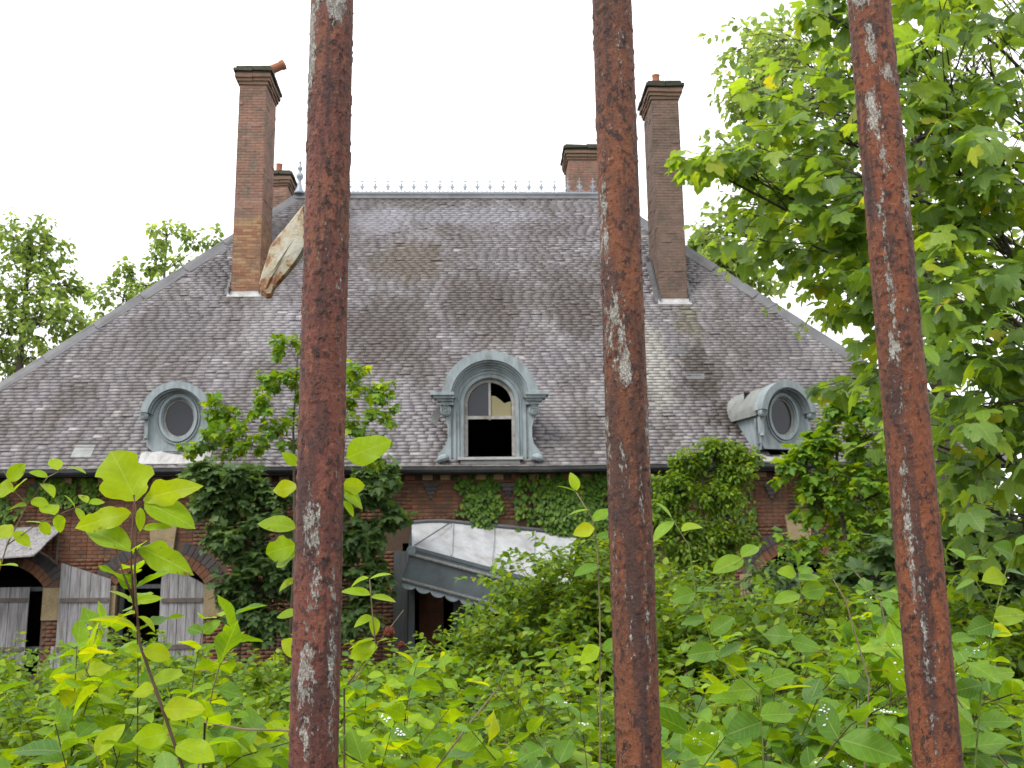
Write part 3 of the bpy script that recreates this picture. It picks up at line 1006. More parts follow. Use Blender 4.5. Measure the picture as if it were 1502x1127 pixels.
g = Geo()
xprev = WX0
TH = 0.42
for o in OPEN:
    xa, xb = o['x'] - o['hw'], o['x'] + o['hw']
    g.box(((xprev + xa) / 2, WALLY + TH / 2, (ZB + WH) / 2), (xa - xprev, TH, WH - ZB))
    pts, *_ = arch_pts(o)
    pts[0] = (xa, pts[0][1]); pts[-1] = (xb, pts[-1][1])
    g.ring([(x, WH) for x, z in pts], pts, WALLY, WALLY + TH)
    xprev = xb
g.box(((xprev + WX1) / 2, WALLY + TH / 2, (ZB + WH) / 2), (WX1 - xprev, TH, WH - ZB))
wall = g.build('wall', M['mortar'], house)
g = Geo()
g.box((WX0 + TH / 2, DEPTH / 2 + .3, WH / 2), (TH, DEPTH - 1.4, WH))
g.box((WX1 - TH / 2, DEPTH / 2 + .3, WH / 2), (TH, DEPTH - 1.4, WH))
g.box(((WX0 + WX1) / 2, DEPTH - .35, WH / 2), (WX1 - WX0, TH, WH))
g.build('outer_wall', M['brick'], house)
g = Geo()
g.box(((WX0 + WX1) / 2, 3.5, WH / 2), (WX1 - WX0 - 1, .15, WH - .1))
g.build('inner_wall', M['dark'], house)
g = Geo()
g.box(((WX0 + WX1) / 2, 3.9, zE - .12), (WX1 - WX0 - 1, 6.2, .08))
g.build('attic_floor', M['dark'], house)

# bricks of the front wall
BL_, BH_, JT = 0.215, 0.065, 0.011


def in_opening(x, z, ring=0.0):
    for o in OPEN:
        if abs(x - o['x']) < o['hw'] + 0.005 and z < o['sp']:
            return True
        pts, rad, cz, a = arch_pts(o)
        dx, dz = x - o['x'], z - cz
        rr_ = math.hypot(dx, dz)
        if o['sp'] - 0.35 * ring < z and rr_ < rad + ring and abs(math.atan2(dx, dz)) < a + 0.12 and dz > 0:
            return True
    return False


bricks = []
z = ZB + 0.03
row = 0
WTOP = WH - 0.30
while z + BH_ < WTOP:
    x = WX0 + (0 if row % 2 else -BL_ / 2)
    k = row
    while x < WX1 - .05:
        L = BL_ if (k % 2 == 0) else BL_ * 0.5
        k += 1
        x0, x1 = max(x, WX0), x + L
        x += L + JT
        rg_ = 0.44
        blk = [in_opening(x0 + .01, z + BH_ / 2, rg_), in_opening((x0 + x1) / 2, z + BH_ / 2, rg_), in_opening(x1 - .01, z + BH_ / 2, rg_)]
        if any(blk):
            if blk[1]:
                continue
            if blk[0]: x0 += (x1 - x0) * .45
            if blk[2]: x1 -= (x1 - x0) * .45
        bricks.append((x0, x1, z))
    z += BH_ + JT
    row += 1
patches = [(hp(190, 780, WALLY), 1.7, 0.75), (hp(640, 735, WALLY), 0.8, 0.45), (hp(1120, 745, WALLY), 0.7, 0.5)]
cand = []
for i, (x0, x1, z) in enumerate(bricks):
    best = min(max(abs((x0 + x1) / 2 - p.x) / wx, abs(z - p.z) / wz) for p, wx, wz in patches)
    cand.append((best, i))
cand.sort()
pick = set(i for _, i in cand[:300])
brick_me = None
bg = Geo()
bv, bf = [], []
UB = [(-.5, 0, 0), (.5, 0, 0), (.5, 0, 1), (-.5, 0, 1), (-.5, 1, 0), (.5, 1, 0), (.5, 1, 1), (-.5, 1, 1)]
UF = [(0, 1, 2, 3), (0, 3, 7, 4), (1, 5, 6, 2), (3, 2, 6, 7), (0, 4, 5, 1)]
unit_brick = {}


def brick_mesh(mat, w, d, h):
    w, d, h = round(w / .01) * .01, round(d / .003) * .003, round(h, 3)
    k = (mat, w, d, h)
    if k not in unit_brick:
        e = .004
        vv = [(x * w, y * d, z * h) for (x, y, z) in UB]
        vv = [(x, y + (e * .6 if y < .5 * d else 0), z) for x, y, z in vv]
        vv += [(-w / 2 + e, 0, e), (w / 2 - e, 0, e), (w / 2 - e, 0, h - e), (-w / 2 + e, 0, h - e)]
        ff = [(8, 9, 10, 11), (0, 1, 9, 8), (1, 2, 10, 9), (2, 3, 11, 10), (3, 0, 8, 11)] + UF[1:]
        me = bpy.data.meshes.new('brick')
        me.from_pydata(vv, [], ff)
        me.materials.append(M[mat])
        unit_brick[k] = me
    return unit_brick[k]


for i, (x0, x1, z) in enumerate(bricks):
    pr_ = 0.007 + rng.uniform(0, 0.006)
    if i in pick:
        link('brick', brick_mesh('brick', x1 - x0, pr_ + .01, BH_), wall, Matrix.Translation(((x0 + x1) / 2, WALLY - pr_, z)))
    else:
        o = len(bv)
        bv += [((x0 + x1) / 2 + a * (x1 - x0), WALLY - pr_ + b_ * (pr_ + .01), z + c * BH_) for a, b_, c in UB]
        bf += [tuple(q + o for q in f) for f in UF]
tag(link('brickwork', mesh_np('brickwork', bv, bf, M['brick']), wall), kind='stuff')

# cornice under the eave: bands and dentils, corbels
g = Geo()
g.box(((WX0 + WX1) / 2, WALLY - .07, WH - .08), (WX1 - WX0, .14, .10))
g.box(((WX0 + WX1) / 2, WALLY - .025, WH - .28), (WX1 - WX0, .05, .05))
corn = g.build('cornice', M['brick'], house)
x = WX0 + .2
k = 0
dm = {}
while x < WX1 - .2:
    link('dentil', brick_mesh('brick_cream' if k % 3 != 1 else 'brick', .20, .111, .11), corn, Matrix.Translation((x, WALLY - .10, WH - .25)))
    x += .36
    k += 1
for pxk in (60, 186, 395, 632, 745, 940, 1130, 1290):
    p = hp(pxk, 712, WALLY)
    g = Geo()
    for r_, (w, h0) in enumerate(((.30, 0), (.22, -.08), (.14, -.16), (.07, -.24))):
        g.box((p.x, WALLY - .04 + r_ * .005, p.z + h0), (w, .09 - r_ * .01, .072))
    g.build('corbel', M['brick_dark'], house)

# arches, keystones, springers, doors
for oi, o in enumerate(OPEN):
    if oi == 2:
        continue
    wn_ = empty('window', (0, 0, 0))
    wn_.parent = house
    pts, rad, cz, a = arch_pts(o)
    for ringi, (r0, r1, mat, nv) in enumerate(((0.0, 0.20, 'brick', 19), (0.212, 0.42, 'brick_dark', 23))):
        aa = a + 0.02
        for q in range(nv):
            t0, t1 = -aa + 2 * aa * q / nv, -aa + 2 * aa * (q + 1) / nv
            gp = 0.006 / rad
            if ringi == 1 and abs((t0 + t1) / 2) * rad < 0.27:
                continue
            if ringi == 0 and abs((t0 + t1) / 2) * rad < 0.0:
                continue
            gg = Geo()
            ol = [(o['x'] + (rad + rr_) * math.sin(t), cz + (rad + rr_) * math.cos(t)) for rr_, t in ((r0, t0 + gp), (r0, t1 - gp), (r1, t1 - gp), (r1, t0 + gp))]
            gg.prism(ol, WALLY - .016 - random.uniform(0, .006), WALLY + .08)
            gg.build('voussoir', M[mat], wn_)
    # stone keystone and springing blocks
    gg = Geo().prism([(o['x'] - .22, o['top'] + .19), (o['x'] + .22, o['top'] + .19), (o['x'] + .27, o['top'] + .70), (o['x'] - .27, o['top'] + .70)], WALLY - .07, WALLY + .05)
    gg.build('keystone', M['stone'], wn_)
    for sd in (-1, 1):
        gg = Geo().box((o['x'] + sd * (o['hw'] + .205), WALLY + .02, o['sp'] - .33), (.41, .11, .62))
        gg.build('springer_stone', M['stone'], wn_)
        gg = Geo().box((o['x'] + sd * (o['hw'] + .16), WALLY + .02, o['sp'] - 1.7), (.32, .09, .5))
        gg.build('springer_stone', M['stone'], wn_)
    fr = Geo()
    for xx in (-o['hw'] + .04, o['hw'] - .04, 0):
        fr.box((o['x'] + xx, WALLY + .25, o['sp'] / 2), (.08, .06, o['sp']))
    fr.box((o['x'], WALLY + .25, o['sp'] - .04), (2 * o['hw'], .05, .08))
    fr.box((o['x'], WALLY + .25, 0.5), (2 * o['hw'], .04, .08))
    fr.build('door_frame', M['post'], wn_)
    gl = Geo().box((o['x'] - o['hw'] / 2, WALLY + .27, o['sp'] / 2 + .2), (o['hw'] - .1, .008, o['sp'] - .5))
    if oi != 1:
        gl.build('pane', M['glass'], wn_)


# shutters of vertical planks
def shutter(corners_px, depth_y, nplank, tops, label, batten_px=(881,)):
    """corners_px: (xl, xr, y_top_left, y_top_right, y_bottom)"""
    xl, xr, ytl, ytr, yb = corners_px
    a, b_ = hp(xl, ytl, depth_y), hp(xr, ytr, depth_y)
    bz = 0.12
    sh = empty('shutter')
    sh.parent = house
    sh['label'] = label
    w = (b_.x - a.x) / nplank
    for k in range(nplank):
        x0, x1 = a.x + w * k + .004, a.x + w * (k + 1) - .006
        f0, f1 = k / nplank, (k + 1) / nplank
        zt0, zt1 = tops(f0, a.z, b_.z), tops(f1, a.z, b_.z)
        gg = Geo().prism([(x0, bz + random.uniform(-.03, .03)), (x1, bz), (x1, zt1), (x0, zt0)], depth_y + random.uniform(-.004, .004), depth_y + .028)
        gg.build('plank', M['oldwood'], sh)
    for by in batten_px:
        zz = hp(xl, by, depth_y).z
        Geo().box(((a.x + b_.x) / 2, depth_y - .014, zz), (b_.x - a.x - .06, .022, .085)).build('batten', M['batten'], sh)
    Geo().box(((a.x + b_.x) / 2, depth_y - .014, 0.5), (b_.x - a.x - .06, .022, .085)).build('batten', M['batten'], sh)
    return sh


shutter((90, 163, 826, 850, 990), WALLY - .10, 5, lambda f, a, b_: a + (b_ - a) * f, 'open grey plank shutter with sloping top against the brick')
shutter((237, 301, 836, 858, 990), WALLY + .12, 5, lambda f, a, b_: a + (b_ - a) * f ** 1.8, 'closed grey plank shutter with rounded top inside the arched opening')
shutter((0, 44, 862, 862, 990), WALLY + .12, 3, lambda f, a, b_: a, 'short pale shutter in the low arched opening')

# lean-to board awning over the far left opening
aw = empty('awning')
aw.parent = house
A0, A1 = hp(-90, 777, WALLY - .02), hp(93, 772, WALLY - .02)
B0, B1 = hp(-110, 826, WALLY - .85), hp(50, 815, WALLY - .85)
nb = 5
for k in range(nb):
    f0, f1 = k / nb + .004, (k + 1) / nb - .004
    q = [A0.lerp(B0, f0), A1.lerp(B1, f0), A1.lerp(B1, f1), A0.lerp(B0, f1)]
    q = [p + Vector((random.uniform(-.02, .02), 0, random.uniform(0, .012))) for p in q]
    gg = Geo()
    gg.add(q + [p - Vector((0, 0, .028)) for p in q], [(0, 3, 2, 1), (4, 5, 6, 7), (0, 1, 5, 4), (1, 2, 6, 5), (2, 3, 7, 6), (3, 0, 4, 7)])
    gg.build('board', M['oldwood'], aw)
bk = Geo()
w0 = hp(86, 800, WALLY - .02)
bk.tube([(A1.x - .08, WALLY - .03, A1.z - .06), (A1.x - .07, WALLY - .05, A1.z - .75)], .028, 6)
bk.tube([(A1.x - .07, WALLY - .05, A1.z - .75), (A1.x - .14, WALLY - .25, A1.z - .62), (A1.x - .25, WALLY - .5, A1.z - .5), (A1.x - .33, WALLY - .68, A1.z - .48)], .028, 6)
bk.build('bracket', M['batten'], aw)
Geo().tube([(hp(81, 930, .3).x, WALLY - .06, 0.02), (hp(81, 930, .3).x, WALLY - .06, .55)], .045, 8).build('drain_pipe', M['frame_white'], house)

# gutter: sagging lengths
gpx = np.linspace(xEL - .1, xER + .1, 13)
zoff = [0.0, .0, -.01, 0, .01, 0, -.02, -.03, -.01, .0, .0, .01, 0]
g = Geo()
gl = Geo()
for k in range(12):
    x0, x1 = gpx[k] + .01, gpx[k + 1] + .03
    za, zb = zE - .03 + zoff[k] * .8, zE - .03 + zoff[k + 1] * .8
    prof = [(.0, .05), (-.02, -.04), (-.07, -.085), (-.13, -.085), (-.165, -.04), (-.17, .035)]
    vs_ = [(x0, y, za + z_) for y, z_ in prof] + [(x1, y, zb + z_) for y, z_ in prof]
    vs_ += [(x0, y * .93 - .004, za + z_ + .006) for y, z_ in prof] + [(x1, y * .93 - .004, zb + z_ + .006) for y, z_ in prof]
    fs_ = [(i, i + 1, i + 7, i + 6) for i in range(5)] + [(i + 12, i + 18, i + 19, i + 13) for i in range(5)]
    g.add(vs_, fs_)
    gl.tube([(x0, -.172, za + .035), (x1, -.172, zb + .035)], .014, 6)
gut = g.build('gutter', M['gutter'], house)
gl.build('gutter_lip', M['gutter_lip'], gut)
Geo().box(((WX0 + WX1) / 2, .02, zE - .075), (WX1 - WX0 + .6, .03, .13)).build('fascia_board', M['gutter'], house)


# -- chimneys
def chimney(x, y0, w, dpt, ztop, zbot, mats, parent_name='chimney', single=True, capk=1.0, ochre=0.0):
    """y0 front face; mats (brick)"""
    ch = Geo().box((x, y0 + dpt / 2, (zbot + ztop) / 2 - .15), (w - .02, dpt - .02, ztop - zbot - .3)).build(parent_name, M['mortar_grey'], house)
    zz = zbot
    row = 0
    bh, j = .0715, .004
    jb_v, jb_f = [], []
    cnt = 0
    while zz + bh < ztop - .46:
        for face in range(4):
            L = w if face in (0, 2) else dpt
            nb_ = max(2, int(round(L / .225)))
            cuts_ = np.linspace(0, 1, nb_ + 1)
            if row % 2:
                cuts_ = np.concatenate(([0], (cuts_[:-1] + cuts_[1:]) / 2, [1]))
            for q in range(len(cuts_) - 1):
                a, b_ = cuts_[q] * L - L / 2, cuts_[q + 1] * L - L / 2
                pr_ = .003 + random.uniform(0, .006) + (.012 if random.random() < .03 else 0)
                ma = Matrix.Translation((x, y0 + dpt / 2, zz)) @ Matrix.Rotation(face * math.pi / 2, 4, 'Z')
                half = (dpt if face in (0, 2) else w) / 2 - .01
                mt = ma @ Matrix.Translation(((a + b_) / 2, -half - pr_, 0)) @ Matrix.Diagonal((b_ - a - j, pr_ + .012, bh, 1))
                vface = face == 0 or (face == 1 and x < -2) or (face == 3 and x > 0)
                frac = (zz - zbot) / (ztop - zbot)
                mat = mats
                if ochre and frac < ochre + random.uniform(-.02, .02):
                    mat = 'chim_base'
                if vface and single and cnt < 300:
                    cnt += 1
                    link('brick', brick_mesh(mat, b_ - a - j, pr_ + .012, bh), ch, ma @ Matrix.Translation(((a + b_) / 2, -half - pr_, 0)))
                elif mat == mats or True:
                    o = len(jb_v)
                    me_ = brick_mesh(mat, b_ - a - j, pr_ + .012, bh)
                    mt = ma @ Matrix.Translation(((a + b_) / 2, -half - pr_, 0))
                    jb_v += [tuple(mt @ q_.co) for q_ in me_.vertices]
                    jb_f += [tuple(k + o for k in q_.vertices) for q_ in me_.polygons]
        zz += .0755
        row += 1
    tag(link('brickwork', mesh_np('brickwork', jb_v, jb_f, M[mats]), ch), kind='stuff')
    # corbelled cap
    zc = ztop - .46
    for (ov, h, mat) in ((.03, .085, 'corbel'), (.065, .09, 'corbel'), (.10, .10, 'corbel'), (.085, .06, 'cap'), (.14, .08, 'cap'), (.08, .07, 'cap')):
        gg = Geo()
        ww, dd = w + 2 * ov * capk, dpt + 2 * ov * capk
        npc = 4
        for q in range(npc):
            for (ox, sx) in ((-ww / 4, ww / 2), (ww / 4, ww / 2)):
                gg.box((x + ox + random.uniform(-.012, .012), y0 + dpt / 2 - dd / 2 + dd * (q + .5) / npc, zc + h / 2 + random.uniform(-.014, .014) * (1 if mat == 'cap' else .4)), (sx - .006, dd / npc - .006, h * random.uniform(.85, 1.1)), Matrix.Rotation(random.uniform(-.05, .05) * (1 if mat == 'cap' else .3), 3, 'Y'))
        gg.build('cap_course', M[mat], ch)
        zc += h
    return ch, zc


def ztop_at(px, py, y):
    return hp(px, py, y).z


wL = 0.72
yL = CH_L.y
chL, ztL = chimney(CH_L.x, yL, .70, 1.2, ztop_at(365, 100, yL), CH_L.z - .05, 'chim', ochre=.33)
pot_rot = Matrix.Rotation(R(58), 3, 'Y') @ Matrix.Rotation(R(-10), 3, 'X')
prf = [(.105, 0), (.115, .03), (.115, .06), (.10, .09), (.095, .34), (.11, .37), (.115, .42), (.09, .42), (.085, .3)]
Geo().lathe([(a * 1.2, b_ * 1.55) for a, b_ in prf], (CH_L.x + .13, yL + .35, ztL + .0), 14, pot_rot).build('chimney_pot', M['terracotta'], chL, True)
yR = CH_R.y
chR, ztR = chimney(CH_R.x, yR, .70, 1.2, ztop_at(985, 122, yR), CH_R.z - .05, 'chim_grey')
Geo().lathe(prf[:6], (CH_R.x - .14, yR + .35, ztR - .0), 14).build('chimney_pot', M['terracotta'], chR, True)
# pale lead skirts
for c, yy in ((CH_L, yL), (CH_R, yR)):
    s0 = yy / ca
    gg = Geo()
    q = [roof_pt(c.x - .42, s0 - .14, .035), roof_pt(c.x + .42, s0 - .14, .035), roof_pt(c.x + .40, s0 + .03, .05), roof_pt(c.x - .40, s0 + .03, .05)]
    q2 = [p - Vector((0, -.01, .02)) for p in q]
    gg.add(q + q2, [(0, 1, 2, 3), (7, 6, 5, 4), (0, 4, 5, 1), (1, 5, 6, 2), (3, 2, 6, 7), (0, 3, 7, 4)])
    gg.box((c.x, yy - .012, c.z + .03), (.76, .012, .10))
    gg.build('apron_flashing', M['lead_pale'], house)
    for sd in (-1, 1):
        gg = Geo()
        for k in range(8):
            sk = s0 + .05 + k * .22
            p = roof_pt(c.x + sd * .365, sk, .08)
            gg.box(p, (.016, .21, .16), Matrix.Rotation(ang * .15, 3, 'X'))
            p = roof_pt(c.x + sd * .42, sk, .03)
            gg.box(p, (.12, .235, .012), Matrix.Rotation(ang, 3, 'X'))
        gg.build('step_flashing', M['lead'], house)
# the two stacks behind the ridge
yb = RUN + 2.2
cb = hp(410, 262, yb)
chB, ztB = chimney(cb.x, yb, .52, .9, ztop_at(410, 252, yb), zR - 3.0, 'chim', single=False)
Geo().lathe(prf[:6], (cb.x - .08, yb + .3, ztB - .03), 12).build('chimney_pot', M['terracotta'], chB, True)
yb2 = RUN + 1.4
cb2 = hp(862, 262, yb2)
chimney(cb2.x, yb2, 1.15, 1.1, ztop_at(862, 214, yb2), zR - 2.0, 'chim', single=False)

# pale glass roof light near the left eave
p0 = rp(122, 664)
s0 = p0.y / ca
gg = Geo()
q = [roof_pt(p0.x - .2, s0 - .16, .03), roof_pt(p0.x + .2, s0 - .16, .03), roof_pt(p0.x + .2, s0 + .2, .022), roof_pt(p0.x - .2, s0 + .2, .022)]
gg.add(q + [p - Vector((0, -.012, .02)) for p in q], [(0, 1, 2, 3), (7, 6, 5, 4), (0, 4, 5, 1), (1, 5, 6, 2), (3, 2, 6, 7), (0, 3, 7, 4)])
gg.build('roof_light', M['zinc_top'], house)
# patched pale slates on the right slope
for (px_, py_, w_, h_) in ((1020, 552, .45, .26), (995, 515, .3, .2)):
    p0 = rp(px_, py_)
    s0 = p0.y / ca
    gg = Geo()
    q = [roof_pt(p0.x - w_ / 2, s0 - h_ / 2, .026), roof_pt(p0.x + w_ / 2 * .8, s0 - h_ / 2, .026), roof_pt(p0.x + w_ / 2, s0 + h_ / 2, .02), roof_pt(p0.x - w_ / 2, s0 + h_ / 2, .02)]
    gg.add(q + [p - Vector((0, -.012, .02)) for p in q], [(0, 1, 2, 3), (7, 6, 5, 4), (0, 4, 5, 1), (1, 5, 6, 2), (3, 2, 6, 7), (0, 3, 7, 4)])
    gg.build('patch_sheet', M['lead'], house)


# -- dormers
def barrel(g, outline, y0, back_fn, thick=.03):
    """shell following an open (x, z) outline from y0 back to where it meets the roof"""
    n_ = len(outline)
    vs_ = [(x, y0, z) for x, z in outline] + [(x, back_fn(z), z) for x, z in outline]
    g.add(vs_, [(i, i + 1, n_ + i + 1, n_ + i) for i in range(n_ - 1)])


def roof_y(z):
    return (z - zE) / SL + 0.18


def volute(g, c, r, dep):
    """flat scroll: disc with raised spiral, axis along y"""
    rx = Matrix.Rotation(R(90), 3, 'X')
    g.lathe([(r, 0), (r, dep * .7), (r * .86, dep * .8)], c, 14, rx)
    pts = []
    for k in range(26):
        t = k / 25
        rr_ = r * (.92 - .75 * t)
        a = t * 4.2 * math.pi
        pts.append((c[0] + rr_ * math.cos(a), c[1] - dep * .85, c[2] + rr_ * math.sin(a)))
    g.tube(pts, r * .13, 5)


def middle_dormer(D):
    x, z, y = D['x'], D['z'], D['y']
    dm_ = empty('dormer')
    dm_.parent = house
    dm_['label'] = 'large blue-grey arched dormer with broken sash window'
    cz = z + 1.18                                   # arch centre height
    hw = .52                                        # opening half width
    inner = [(x - hw, z + .06)] + arc(x, cz, hw, hw, 180, 0, 24) + [(x + hw, z + .06)]
    o1 = .80
    outer = [(x - o1, z - .02)] + arc(x, cz, o1, o1, 180, 0, 24) + [(x + o1, z - .02)]
    g = Geo()
    g.ring(outer, inner, y, y + .16)
    # raised architrave bands
    for (ra, rb, pr_) in ((.535, .60, .035), (.62, .645, .02), (.69, .74, .03)):
        oo = [(x - rb, z + .02)] + arc(x, cz, rb, rb, 180, 0, 24) + [(x + rb, z + .02)]
        ii = [(x - ra, z + .02)] + arc(x, cz, ra, ra, 180, 0, 24) + [(x + ra, z + .02)]
        g.ring(oo, ii, y - pr_, y + .01)
    g.build('casing', M['zinc'], dm_)
    # hood mould
    g = Geo()
    for (ra, rb, y0, y1) in ((.80, .99, y - .26, y + .05), (.76, .93, y - .20, y + .05), (.72, .86, y - .13, y + .04), (.68, .79, y - .07, y + .03)):
        g.ring(arc(x, cz + .06, rb, rb, 176, 4, 36), arc(x, cz + .06, ra, ra, 176, 4, 36), y0, y1)
    for sd in (-1, 1):
        for (w0, w1, z0, z1, yy) in ((.72, 1.20, .13, .19, .30), (.72, 1.14, .07, .13, .25), (.74, 1.07, .02, .07, .2), (.74, 1.0, -.05, .02, .15)):
            g.box((x + sd * (w0 + w1) / 2, (y - yy + y + .06) / 2, cz + (z0 + z1) / 2), (w1 - w0, yy + .06, z1 - z0))
    g.build('hood_mould', M['zinc'], dm_)
    # scroll consoles and flared feet
    for sd in (-1, 1):
        g = Geo()
        volute(g, (x + sd * .90, y - .02, cz - .16), .115, .12)
        ol = [(.79, -1.14), (.79, -.06), (.93, -.06), (.95, -.2), (.90, -.34), (.86, -.5), (.86, -.72), (.90, -.86), (1.0, -.98), (1.06, -1.08), (1.07, -1.2), (.70, -1.2)]
        ol = [(x + sd * a, cz + b_) for a, b_ in ol]
        if sd > 0:
            ol = ol[::-1]
        g.prism(ol, y - .05, y + .25)
        g.lathe([(.02, 0), (.10, .02), (.13, .07), (.12, .12), (.05, .16)], (x + sd * .93, y - .1, z - .04), 12, Matrix.Rotation(R(20 * sd), 3, 'Y'))
        g.build('scroll_console', M['zinc'], dm_)
    # body and barrel roof
    g = Geo()
    bo = [(x - .84, z - .05)] + arc(x, cz + .04, .86, .90, 180, 0, 24) + [(x + .84, z - .05)]
    barrel(g, bo, y + .04, roof_y)
    g.build('dormer_roof', M['zinc_top'], dm_)
    g = Geo()
    bo = [(x - .55, z + .02)] + arc(x, cz, .55, .55, 180, 0, 24) + [(x + .55, z + .02)]
    barrel(g, bo, y + .15, lambda z_: roof_y(z_) + .3)
    g.add([(x - .55, y + .15, z + .02), (x + .55, y + .15, z + .02), (x + .55, 4, z + .02), (x - .55, 4, z + .02)], [(0, 1, 2, 3)])
    g.build('dormer_lining', M['dark'], dm_)
    # sash
    fy = y + .10
    g = Geo()
    ii = [(x - hw + .07, z + .1)] + arc(x, cz, hw - .07, hw - .07, 180, 0, 24) + [(x + hw - .07, z + .1)]
    g.ring([(a, max(b_, z + .1)) for a, b_ in inner], ii, fy - .03, fy + .03)
    g.box((x + .0, fy, cz + .10), (.045, .05, .86))
    for zz in (cz - .28,):
        g.box((x, fy + .005, zz), (2 * hw - .1, .055, .065))
    fr = g.build('sash_frame', M['frame_white'], dm_)
    # panes
    ol = [(x - .44, cz - .25), (x - .025, cz - .25), (x - .025, cz + .44)] + arc(x, cz, .44, .44, 95, 180, 10)
    Geo().prism(ol, fy + .006, fy + .012).build('pane', M['glass'], fr)
    ol = [(x + .025, cz - .25), (x + .44, cz - .25), (x + .44, cz + .06), (x + .30, cz + .02), (x + .24, cz + .08), (x + .12, cz + .17), (x + .025, cz + .18)]
    Geo().prism(ol, fy + .006, fy + .011).build('broken_pane', M['blind'], fr)
    g = Geo()
    g.box((x, y - .03, z + .03), (2 * hw + .28, .30, .055))
    g.box((x, y - .01, z - .05), (2 * hw + .16, .20, .09))
    g.build('sill', M['lead_pale'], dm_)
    # torn flap on the left cheek
    g = Geo()
    q = [Vector((x - 1.0, y + .3, cz - .02)), Vector((x - 1.17, y + .16, cz - .14)), Vector((x - 1.22, y + .12, cz - .36)), Vector((x - 1.10, y + .2, cz - .42)), Vector((x - 1.04, y + .3, cz - .2))]
    g.add(q + [p + Vector((.012, .012, 0)) for p in q], [(0, 1, 2, 3, 4), (9, 8, 7, 6, 5), (0, 5, 6, 1), (1, 6, 7, 2), (2, 7, 8, 3), (3, 8, 9, 4), (4, 9, 5, 0)])
    g.build('torn_flashing', M['lead_pale'], dm_)


